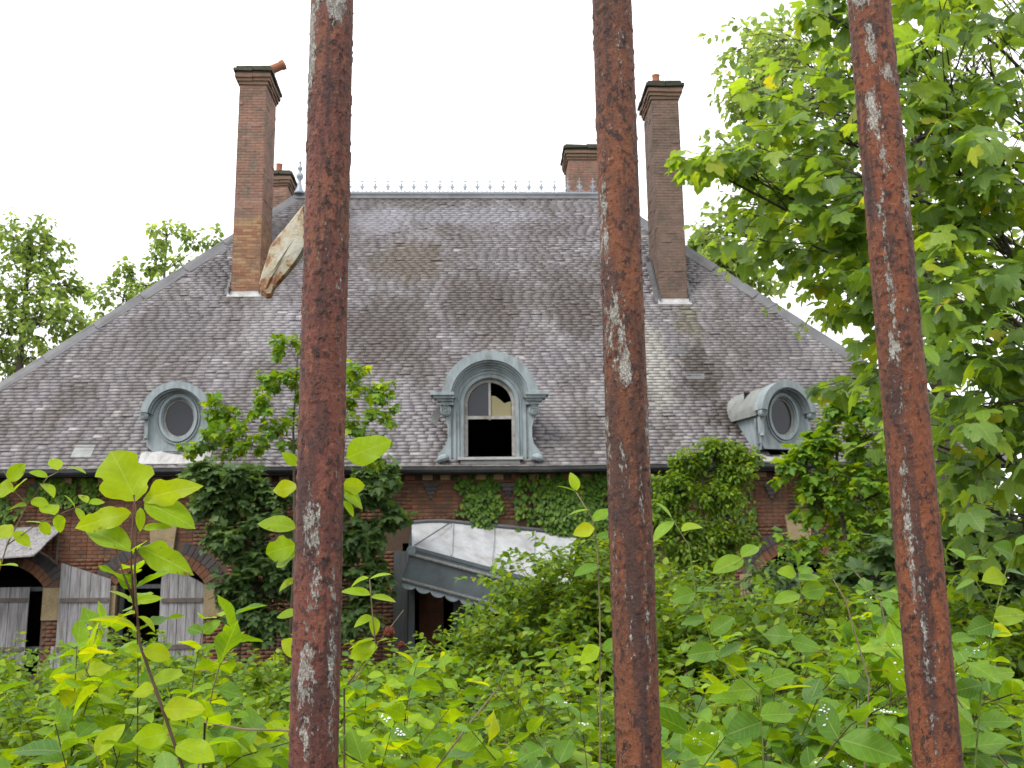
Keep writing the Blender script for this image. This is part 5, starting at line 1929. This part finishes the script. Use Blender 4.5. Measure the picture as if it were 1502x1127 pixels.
# --- the big sycamore on the right, trunk outside the picture
TB = Vector((5.0, 7.2, 0))
tk = [TB, Vector((4.95, 7.15, 1.6)), Vector((4.85, 7.1, 3.4)), Vector((4.9, 7.0, 5.2)), Vector((4.7, 6.9, 7.2))]
bl = []
for (px_, py_, d_, r_, k_) in [
    (1215, 20, 5.0, .30, .8), (1150, 120, 6.0, .38, .9), (1110, 215, 5.8, .36, 1), (1030, 245, 5.2, .16, .45), (1080, 250, 5.6, .26, .7),
    (1180, 190, 5.4, .40, 1.1), (1240, 110, 5.6, .42, 1.1), (1140, 300, 5.8, .40, 1.1), (1190, 360, 5.4, .36, 1.0), (1110, 350, 6.4, .34, .8),
    (1240, 250, 5.0, .42, 1.2), (1250, 330, 5.6, .42, 1.1), (1225, 420, 6.0, .34, .9), (1290, 420, 5.4, .42, 1.1),
    (1350, 60, 4.6, .45, 1.2), (1370, 180, 4.4, .45, 1.2), (1440, 90, 4.8, .5, 1.2), (1460, 220, 4.3, .45, 1.2), (1380, 300, 4.6, .45, 1.2),
    (1470, 340, 4.4, .45, 1.2), (1400, 420, 4.8, .45, 1.2), (1480, 460, 4.2, .42, 1.1), (1330, 500, 5.2, .42, 1.1), (1420, 550, 4.6, .42, 1.1),
    (1290, 560, 5.6, .34, .9), (1250, 555, 6.0, .25, .6), (1350, 640, 5.2, .4, 1.0), (1450, 660, 4.4, .40, 1.1), (1500, 580, 4.2, .4, 1),
    (1500, 0, 4.8, .5, 1), (1290, -40, 5.0, .5, 1), (1420, -60, 5.0, .6, 1.2), (1560, 150, 4.6, .6, 1.2), (1570, 350, 4.4, .6, 1.2), (1570, 560, 4.6, .6, 1.2),
    (1480, 760, 5.2, .40, 1.0), (1420, 740, 6.0, .4, 1.0)]:
    bl.append((at(px_, py_, d_), (r_ * 1.2, r_ * 1.2, r_ * .95), int(10 * k_ + 1)))
tree('sycamore_tree', TB, tk, bl, .106, 'leaf_syc', PALM, 'large sycamore reaching over from the right with broad lobed drooping leaves', singles=300, tr=.26, nodes=4, droop=.75, twig_r=.005)

# --- saplings and wall growth near the house
def sapling(blobs_px, d, leaf, mat, label, tr=.035, nt=16, nodes=4, name='sycamore_sapling', droop=.5, cat='sapling', templates=None, spread=1.0):
    cs = [at(a, b_, d + dd) for a, b_, r_, k, dd in blobs_px]
    cx = sum(c.x for c in cs) / len(cs)
    top = max(c.z for c in cs)
    base = Vector((cx, d, 0))
    tk_ = [base, Vector((cx + .05, d, top * .4)), Vector((cx - .04, d, top * .75)), Vector((cx, d, top * .97))]
    bl_ = [(c, (b_[2] * spread, b_[2] * spread, b_[2] * .8 * spread), int(nt * b_[3]) + 1) for c, b_ in zip(cs, blobs_px)]
    return tree(name, base, tk_, bl_, leaf, mat, templates or PALM, label, cat, tr=tr, nodes=nodes, droop=droop, twig_r=.005)


sapling([(425, 505, .28, .7, 0), (410, 560, .3, .8, 0), (450, 570, .35, 1, .2), (385, 590, .25, .6, -.2), (530, 555, .35, .8, .2), (560, 575, .28, .6, 0), (515, 610, .35, .8, 0), (460, 630, .4, 1, 0), (400, 640, .35, 1, 0), (340, 615, .32, .7, .1), (310, 600, .22, .5, .1), (350, 655, .4, 1, 0), (290, 650, .3, .7, .1), (560, 620, .3, .6, 0), (540, 660, .35, .7, .1)], 16.5, .125, 'leaf_sap', 'bright sycamore sapling standing over the eave between oval and arched dormers', nt=13, spread=1.35)
sapling([(350, 705, .5, 1.3, 0), (310, 740, .45, 1.1, 0), (390, 750, .6, 1.5, 0), (340, 790, .6, 1.4, 0), (400, 830, .65, 1.6, 0), (350, 860, .5, 1.2, 0), (380, 910, .6, 1.4, 0), (540, 720, .45, 1.1, 0), (560, 700, .4, .9, .1), (535, 790, .5, 1.2, 0), (550, 850, .42, 1.1, 0), (520, 900, .5, 1.2, 0), (470, 740, .7, 1.6, .2), (460, 850, .7, 1.6, .2), (580, 760, .25, .5, 0), (300, 700, .4, .8, 0)], 18.3, .17, 'leaf_dark', 'sycamore with shade-darkened leaf colour growing against the brick wall beside the porch', tr=.06, nt=34, nodes=4)
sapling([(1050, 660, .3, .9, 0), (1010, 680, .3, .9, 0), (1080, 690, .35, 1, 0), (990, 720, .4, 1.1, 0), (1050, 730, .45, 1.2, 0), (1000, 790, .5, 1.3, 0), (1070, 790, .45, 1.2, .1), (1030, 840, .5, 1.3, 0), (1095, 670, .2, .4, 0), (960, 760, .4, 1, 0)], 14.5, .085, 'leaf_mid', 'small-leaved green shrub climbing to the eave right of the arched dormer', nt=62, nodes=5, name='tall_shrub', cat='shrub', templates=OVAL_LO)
sapling([(1215, 640, .3, .9, 0), (1250, 600, .3, .9, 0), (1180, 660, .2, .6, 0), (1280, 640, .4, 1, 0), (1230, 700, .4, 1, 0), (1160, 690, .2, .5, 0), (1200, 740, .35, .8, 0), (1280, 730, .5, 1.2, 0), (1260, 800, .5, 1.2, 0), (1330, 760, .6, 1.3, 0), (1180, 820, .4, .7, 0), (1240, 860, .5, 1.2, 0)], 12.5, .12, 'leaf_sap', 'sycamore sapling overlapping the narrower oval dormer', nt=22, spread=1.2)
sapling([(1340, 800, .5, 1.2, 0), (1420, 780, .55, 1.2, 0), (1400, 860, .6, 1.3, 0), (1480, 830, .6, 1.3, 0), (1330, 880, .6, 1.2, 0), (1460, 900, .6, 1.2, 0), (1290, 850, .5, 1.0, 0), (1540, 780, .6, 1, 0)], 9.5, .15, 'leaf_dark', 'dense dark sycamore thicket under the overhanging boughs', nt=20, tr=.06)
sapling([(1130, 860, .5, 1.2, 0), (1090, 880, .5, 1.2, 0), (1190, 890, .5, 1.2, 0), (1010, 890, .5, 1.2, 0), (950, 860, .4, 1.0, 0), (1060, 920, .5, 1.2, 0), (1150, 940, .5, 1.2, 0)], 12.0, .11, 'leaf_dark', 'dark low thicket below the dark-brick arch', nt=24, tr=.05, templates=OVAL_LO, name='thicket')


# --- ivy on the wall
def ivy(rects_px, label, leaf=.10, dens=150, yoff=0.02, thick=.14):
    c0 = hp(rects_px[0][0], rects_px[0][1], WALLY)
    root = empty('ivy', HORG, HYAW)
    tag(root, label, 'ivy', None)
    lv = Leaves()
    vn = Geo()
    for (x0, y0, x1, y1) in rects_px:
        a, b_ = hp(x0, y1, WALLY), hp(x1, y0, WALLY)
        wx, wz = b_.x - a.x, b_.z - a.z
        nl = int(wx * wz * dens)
        for _ in range(nl):
            u, v = rng.uniform(-.04, 1.04), rng.random()
            x_, z_ = a.x + u * wx, a.z + v * wz
            nz_ = mnoise.noise(Vector((x_ * 2.1, z_ * 2.1, 3.3)))
            edge = min(u + .04, 1.04 - u) * wx * 2.5 + .1
            if edge + nz_ * 1.3 + .5 * mnoise.noise(Vector((x_ * 7, z_ * 7, 1))) < .3 or v * wz * 1.8 + nz_ * 1.5 + .25 < .2:
                continue
            y_ = WALLY - yoff - thick * (.5 + nz_) * rng.uniform(.4, 1)
            if z_ > zE - .12: continue
            lv.add((x_, y_, z_), Vector((rng.normal(0, .35), -.5, -.85)), Vector((rng.normal(0, .3), -1, .45)), leaf * rng.uniform(.6, 1.25))
        for _ in range(int(wx * 3) + 1):
            xx = a.x + rng.random() * wx
            pts = [Vector((xx + .12 * math.sin(t * 5 + xx), WALLY - .02, a.z + wz * t)) for t in np.linspace(0, 1, 8)]
            vn.tube(pts, .008, 4)
        xx = a.x + wx * .5
    # main stem down to the ground
    x0 = hp(rects_px[0][0] + 10, rects_px[0][1], WALLY).x
    vn.tube([(x0 + .1 * math.sin(t * 6), WALLY - .03, zE * .97 * t) for t in np.linspace(0, 1, 12)], [.02 - .012 * i / 11 for i in range(12)], 6)
    vn.build('vine', M['bark'], root)
    lv.joined('foliage', M['leaf_ivy'], IVY, root)
    return root


ivy([(670, 684, 735, 762), (690, 690, 720, 775)], 'ivy tuft hanging from the gutter above the fallen canopy', dens=420)
ivy([(760, 684, 885, 790), (820, 760, 890, 850), (850, 700, 960, 840), (795, 690, 850, 770)], 'broad ivy curtain right of the canopy below the gutter', dens=330)
ivy([(-40, 690, 150, 738), (60, 700, 110, 745), (120, 700, 150, 755), (-40, 700, 40, 770)], 'dark ivy fringe under the left gutter above the board awning', dens=330)
ivy([(1230, 690, 1400, 860), (960, 690, 1100, 800)], 'ivy covering the wall around the dark-brick arch', dens=190)

# --- shrubs between house and fence
mid_specs = [
    # px, py(top), distance, radius, stems, leaf, label
    (60, 960, 10.5, .9, 15, .085, 'pale green shrub in front of the grey open shutter'),
    (190, 985, 9.0, .9, 16, .08, 'low green shrub growing before the arched shutter opening'),
    (330, 965, 9.5, 1.0, 16, .085, 'rounded shrub below the dark wall sycamore'),
    (450, 1000, 8.0, .9, 16, .075, 'loose shrub behind the first rusty bar'),
    (560, 990, 10.0, 1.0, 16, .08, 'low shrub in front of the grey porch posts'),
    (650, 980, 11.0, 1.0, 16, .085, 'small shrub at the foot of the porch'),
    (772, 885, 10.5, .7, 22, .08, 'shrub touching the sunk end of the canopy'),
    (838, 818, 9.5, .9, 30, .08, 'tall pale shrub swallowing the right end of the canopy'),
    (890, 790, 9.0, .8, 26, .075, 'upright shrub behind the middle rusty bar'),
    (965, 830, 8.0, .9, 24, .075, 'bushy shrub right of the middle rusty bar'),
    (1080, 865, 7.0, .9, 22, .075, 'shrub in front of the dark thicket'),
    (1230, 855, 6.5, .9, 22, .075, 'shrub left of the orange-red bar'),
    (1400, 880, 6.0, .9, 18, .075, 'shrub right of the orange-red bar'),
    (1520, 860, 6.0, .9, 16, .075, 'shrub under the sycamore boughs at the fence end'),
    (20, 985, 6.0, .8, 16, .065, 'shrub low beside the board awning'),
    (150, 1015, 5.0, .8, 16, .06, 'yellow-green shrub behind the tall leafy shoot'),
    (300, 1015, 4.8, .8, 16, .06, 'leafy shrub between tall shoot and first bar'),
    (560, 1030, 5.5, .9, 18, .06, 'low spreading shrub between the first and middle bars'),
    (680, 1020, 5.0, .8, 18, .06, 'fresh green shrub amid the low growth before the porch'),
    (830, 970, 5.2, .8, 18, .06, 'shrub before the tall pale canopy shrub'),
    (640, 1060, 3.4, .6, 16, .052, 'low fresh bush close behind the fence gap'),
    (780, 1030, 3.2, .6, 16, .052, 'fresh bush leaning on the middle bar gap'),
    (540, 1070, 3.0, .55, 16, .05, 'low bush just right of the first bar'),
    (1000, 950, 4.0, .7, 16, .06, 'mid-height bush just right of the middle bar'),
    (1180, 930, 3.8, .7, 16, .058, 'mid-height bush filling the gap before the orange-red bar'),
    (1430, 930, 3.6, .7, 16, .058, 'mid-height bush beyond the orange-red bar'),
]
for (px_, py_, d_, r_, ns, lf, lab) in mid_specs:
    p = at(px_, py_, d_)
    h_ = max(p.z, .6)
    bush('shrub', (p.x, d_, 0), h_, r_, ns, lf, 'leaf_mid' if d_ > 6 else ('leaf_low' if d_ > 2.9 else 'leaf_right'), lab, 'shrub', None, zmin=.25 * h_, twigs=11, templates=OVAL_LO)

near_specs = [
    # px, py(top), d, radius, stems, leaf, mat, label
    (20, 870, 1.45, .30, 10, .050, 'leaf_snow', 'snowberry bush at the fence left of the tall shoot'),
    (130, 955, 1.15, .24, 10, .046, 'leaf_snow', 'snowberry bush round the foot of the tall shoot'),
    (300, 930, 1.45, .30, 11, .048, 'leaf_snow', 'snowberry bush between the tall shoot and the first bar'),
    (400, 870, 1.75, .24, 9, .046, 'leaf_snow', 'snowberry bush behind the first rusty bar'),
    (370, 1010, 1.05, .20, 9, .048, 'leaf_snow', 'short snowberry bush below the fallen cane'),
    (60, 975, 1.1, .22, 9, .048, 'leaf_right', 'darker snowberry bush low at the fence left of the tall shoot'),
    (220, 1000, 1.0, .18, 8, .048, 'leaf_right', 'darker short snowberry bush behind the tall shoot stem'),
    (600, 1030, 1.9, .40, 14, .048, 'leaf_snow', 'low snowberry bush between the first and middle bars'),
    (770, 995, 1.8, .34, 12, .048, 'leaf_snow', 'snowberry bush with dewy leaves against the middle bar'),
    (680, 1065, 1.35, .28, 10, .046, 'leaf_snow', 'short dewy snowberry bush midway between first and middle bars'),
    (905, 990, 1.5, .22, 8, .046, 'leaf_right', 'snowberry bush crossing behind the middle bar'),
    (1010, 885, 1.6, .28, 10, .050, 'leaf_right', 'dewy snowberry bush right of the middle bar'),
    (1130, 890, 1.35, .26, 10, .050, 'leaf_right', 'large-leaved dewy snowberry bush midway between middle and orange-red bars'),
    (1040, 990, 1.05, .20, 9, .050, 'leaf_right', 'short broad-leaved snowberry bush at the foot of the dewy shoot'),
    (1240, 875, 1.55, .28, 10, .050, 'leaf_right', 'dewy snowberry bush left of the orange-red bar'),
    (1220, 1010, 1.05, .20, 9, .050, 'leaf_right', 'short snowberry bush against the orange-red bar'),
    (1370, 880, 1.8, .30, 10, .048, 'leaf_right', 'snowberry bush behind the orange-red bar'),
    (1470, 850, 1.5, .26, 9, .048, 'leaf_right', 'snowberry bush right of the orange-red bar'),
    (1450, 1000, 1.05, .20, 9, .050, 'leaf_right', 'short snowberry bush right of the orange-red bar below the dewy shoot'),
]
for i, (px_, py_, d_, r_, ns, lf, mt_, lab) in enumerate(near_specs):
    p = at(px_, py_, d_)
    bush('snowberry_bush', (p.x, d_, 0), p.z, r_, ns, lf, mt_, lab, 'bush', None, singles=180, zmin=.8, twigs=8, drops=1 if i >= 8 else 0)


# --- single shoots near the fence, leaf by leaf
def shoot(d, stems, leaves, label, mat='leaf_young', stem_r=.0010, stem_mat='stem_green', low_mat=None, berries=(), name='snowberry_shoot'):
    """stems: list of pixel polylines; leaves: (base px, base py, tip px, tip py, template index)"""
    b0 = at(stems[0][0][0], stems[0][0][1], d)
    base = Vector((b0.x, d + .02, 0))
    root = empty(name, base)
    tag(root, label, 'shoot', None)
    g = Geo()
    for si, s in enumerate(stems):
        pts = [at(a, b_, d) - base for a, b_ in s]
        if si == 0:                                   # carry the main stem down to the soil
            p = pts[0]
            pts = [Vector((p.x * .2, .02, 0)), Vector((p.x * .5, .02, p.z * .5)), Vector((p.x * .85, .01, p.z * .85))] + pts
        n_ = len(pts)
        g.tube(pts, [stem_r * (1.25 - .75 * i / max(1, n_ - 1)) * (1 if si == 0 else .6) for i in range(n_)], 7)
    g.build('stem', M[low_mat or stem_mat], root, True)
    ms = leaf_meshes(mat, HERO, 'hero')
    for (ax_, ay_, bx_, by_, ti) in leaves:
        a = at(ax_, ay_, d + rng.uniform(-.01, .01))
        e = at(bx_, by_, d)
        L = (e - a).length
        dep = rng.uniform(-.3, .3)
        e = e + Vector((0, dep * L, 0))
        dv = (e - a)
        sz = dv.length
        dn_ = dv.normalized()
        view = (CAM - a).normalized()
        nn = (UP * (.9 if ti in (0, 2) else .35) + view * (.55 if ti in (0, 2) else .9) + rvec(.18)).normalized()
        X = dn_.cross(nn).normalized()
        Z = X.cross(dn_)
        mt_ = Matrix(((X.x, dn_.x, Z.x, 0), (X.y, dn_.y, Z.y, 0), (X.z, dn_.z, Z.z, 0), (0, 0, 0, 1)))
        link('leaf', ms[ti], root, Matrix.Translation(a - base) @ mt_ @ Matrix.Diagonal((sz, sz, sz, 1)))
    for (bx_, by_, r_) in berries:
        c = at(bx_, by_, d) - base
        gg = Geo()
        for k in range(14):
            q = rvec().normalized()
            gg.lathe([(.1 * r_, -r_ * .5), (.42 * r_, -.25 * r_), (.5 * r_, 0), (.4 * r_, .3 * r_), (.08 * r_, .5 * r_)], c + q * r_ * .6, 6)
        gg.build('berry', M['berry'], root)
    return root


shoot(.74, [[(268, 1127), (235, 1030), (205, 945), (197, 850), (201, 760), (196, 726)], [(197, 905), (192, 820), (197, 726)], [(196, 880), (180, 840), (168, 800)]],
      [(200, 735, 162, 658, 7), (210, 733, 286, 708, 6), (212, 738, 286, 766, 0), (192, 752, 112, 772, 6), (192, 810, 116, 760, 5), (205, 803, 277, 832, 6), (206, 745, 208, 780, 5), (210, 776, 248, 768, 5),
       (196, 812, 215, 790, 0), (196, 885, 165, 862, 0), (200, 882, 236, 876, 5), (198, 900, 160, 905, 2), (202, 905, 230, 920, 2), (205, 950, 180, 955, 1), (210, 955, 250, 962, 1), (222, 1000, 265, 985, 0), (228, 1010, 190, 1020, 1), (240, 1040, 300, 1040, 4), (250, 1075, 195, 1085, 4), (258, 1095, 320, 1110, 1)],
      'tall snowberry shoot with broad glowing yellow-green leaves left of the first bar', stem_r=.0013, low_mat='twig')
shoot(.82, [[(455, 1127), (452, 950), (446, 830), (440, 740), (436, 660)], [(440, 740), (480, 690), (508, 668)]],
      [(436, 682, 415, 664, 0), (436, 715, 402, 720, 4), (434, 775, 376, 762, 0), (434, 800, 386, 812, 3), (434, 815, 400, 826, 1), (508, 672, 572, 642, 4), (500, 715, 536, 712, 1), (500, 722, 533, 742, 0), (500, 715, 535, 730, 2), (500, 735, 520, 752, 2), (434, 850, 410, 862, 2), (436, 900, 402, 902, 0), (446, 960, 410, 940, 1)],
      'leafy snowberry shoot half hidden behind the first rusty bar')
shoot(.95, [[(505, 1010), (530, 985), (552, 955), (546, 900), (542, 850)], [(505, 1010), (550, 950), (592, 895)]],
      [(542, 850, 572, 838, 0), (541, 848, 513, 855, 2), (543, 873, 502, 862, 0), (543, 876, 580, 878, 0), (546, 905, 520, 915, 2), (547, 905, 552, 930, 2), (549, 938, 507, 948, 0), (550, 942, 515, 965, 4), (553, 942, 583, 932, 0), (554, 950, 515, 965, 1)],
      'thin snowberry sprig with dried brown berries right of the first bar', berries=((571, 928, .0055), (588, 947, .004)), stem_mat='twig_pale')
shoot(1.15, [[(-20, 900), (10, 800), (40, 740), (70, 700), (100, 685)], [(10, 800), (60, 765), (110, 745), (130, 738)], [(40, 740), (20, 720), (5, 690)]],
      [(100, 685, 125, 690, 0), (85, 690, 75, 668, 0), (70, 700, 45, 690, 0), (60, 710, 85, 722, 2), (20, 720, -10, 715, 1), (20, 722, 38, 700, 0), (12, 705, 35, 680, 1), (40, 742, 10, 742, 2), (45, 735, 70, 740, 1), (80, 756, 60, 738, 1), (85, 755, 90, 782, 4), (110, 745, 100, 725, 0), (112, 745, 125, 765, 0), (130, 738, 152, 734, 0), (128, 738, 118, 722, 2), (60, 768, 40, 762, 0), (60, 766, 72, 785, 1), (15, 790, -10, 770, 1), (20, 780, 45, 800, 0), (0, 830, 30, 826, 0), (0, 820, -20, 840, 1)],
      'snowberry sprig arching across in front of the board awning', stem_mat='twig_pale')
shoot(.98, [[(1120, 1127), (1115, 1020), (1050, 960), (1020, 870), (1010, 800), (985, 760)], [(1020, 870), (1060, 840), (1090, 820)], [(1115, 1020), (1160, 940), (1175, 870), (1170, 830)]],
      [(985, 760, 965, 735, 0), (988, 765, 955, 790, 0), (1000, 780, 1030, 765, 2), (1090, 820, 1045, 835, 0), (1088, 818, 1115, 795, 2), (1170, 830, 1165, 800, 2), (1170, 835, 1192, 838, 4), (1168, 842, 1140, 838, 1), (1172, 850, 1205, 842, 0), (1175, 870, 1215, 862, 1), (1173, 872, 1135, 880, 0), (1020, 870, 985, 880, 1), (1022, 868, 1060, 862, 0), (1035, 910, 1000, 912, 0), (1042, 930, 1075, 905, 1), (1050, 955, 1005, 960, 1), (1055, 965, 1090, 940, 0), (1165, 935, 1120, 930, 4), (1160, 940, 1200, 950, 4), (1120, 1000, 1165, 985, 4), (1115, 1010, 1070, 1015, 4), (1115, 1050, 1165, 1045, 1), (1116, 1060, 1065, 1075, 1)],
      'dewy snowberry shoot with upright tip leaves between the middle and orange-red bars', mat='leaf_right')
shoot(1.05, [[(880, 1127), (880, 900), (876, 800), (868, 760), (845, 722)]],
      [(845, 722, 818, 708, 0), (846, 720, 838, 692, 2), (864, 748, 832, 752, 0), (870, 765, 900, 742, 0), (872, 775, 840, 783, 1), (874, 790, 910, 780, 0), (880, 830, 840, 840, 0), (880, 950, 850, 972, 1), (884, 955, 905, 935, 0)],
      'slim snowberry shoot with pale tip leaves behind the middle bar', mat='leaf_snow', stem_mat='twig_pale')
shoot(1.0, [[(1430, 1127), (1440, 1000), (1460, 900), (1475, 840), (1490, 800)], [(1460, 900), (1430, 850), (1415, 820)], [(1440, 1000), (1400, 950), (1380, 900)]],
      [(1490, 800, 1515, 780, 0), (1486, 815, 1455, 800, 1), (1478, 838, 1512, 842, 0), (1474, 845, 1440, 850, 1), (1415, 820, 1395, 800, 2), (1418, 822, 1450, 815, 0), (1430, 852, 1400, 862, 0), (1458, 905, 1500, 900, 4), (1455, 915, 1415, 925, 1), (1395, 940, 1430, 930, 0), (1385, 915, 1365, 890, 0), (1442, 990, 1490, 985, 4), (1440, 1005, 1398, 1015, 4), (1434, 1060, 1485, 1055, 1), (1432, 1075, 1385, 1085, 1)],
      'dewy snowberry shoot right of the orange-red bar', mat='leaf_right')
# bare dead canes among the bushes
for (d_, pl_, lab) in ((1.3, [(1268, 1127), (1275, 1000), (1240, 880), (1222, 850)], 'thin dead cane leaning left of the orange-red bar'),
                       (1.2, [(640, 1127), (690, 1060), (730, 1010), (738, 985)], 'curved dead cane among the low leaves before the porch'),
                       (1.5, [(1300, 1127), (1310, 960), (1290, 880), (1255, 840)], 'pale dead cane behind the orange-red bar'),
                       (1.1, [(1480, 1127), (1440, 1080), (1400, 1020), (1395, 960)], 'dead cane crossing right of the orange-red bar'),
                       (.9, [(300, 1060), (360, 1070), (420, 1072), (480, 1078)], 'dark fallen cane lying across the bush left of the first bar')):
    pts = [at(a, b_, d_) for a, b_ in pl_]
    base = Vector((pts[0].x, d_ + .05, 0))
    g = Geo().tube([(0, 0, 0)] + [tuple((Vector((pts[0].x * .5 + base.x * .5, d_ + .03, pts[0].z * .5))) - base)] + [tuple(p - base) for p in pts], [.0016, .0015, .0013, .0011, .0009, .0006], 6)
    o = g.build('dead_cane', M['twig_pale'], None, True)
    o.location = base
    tag(o, lab, 'cane')
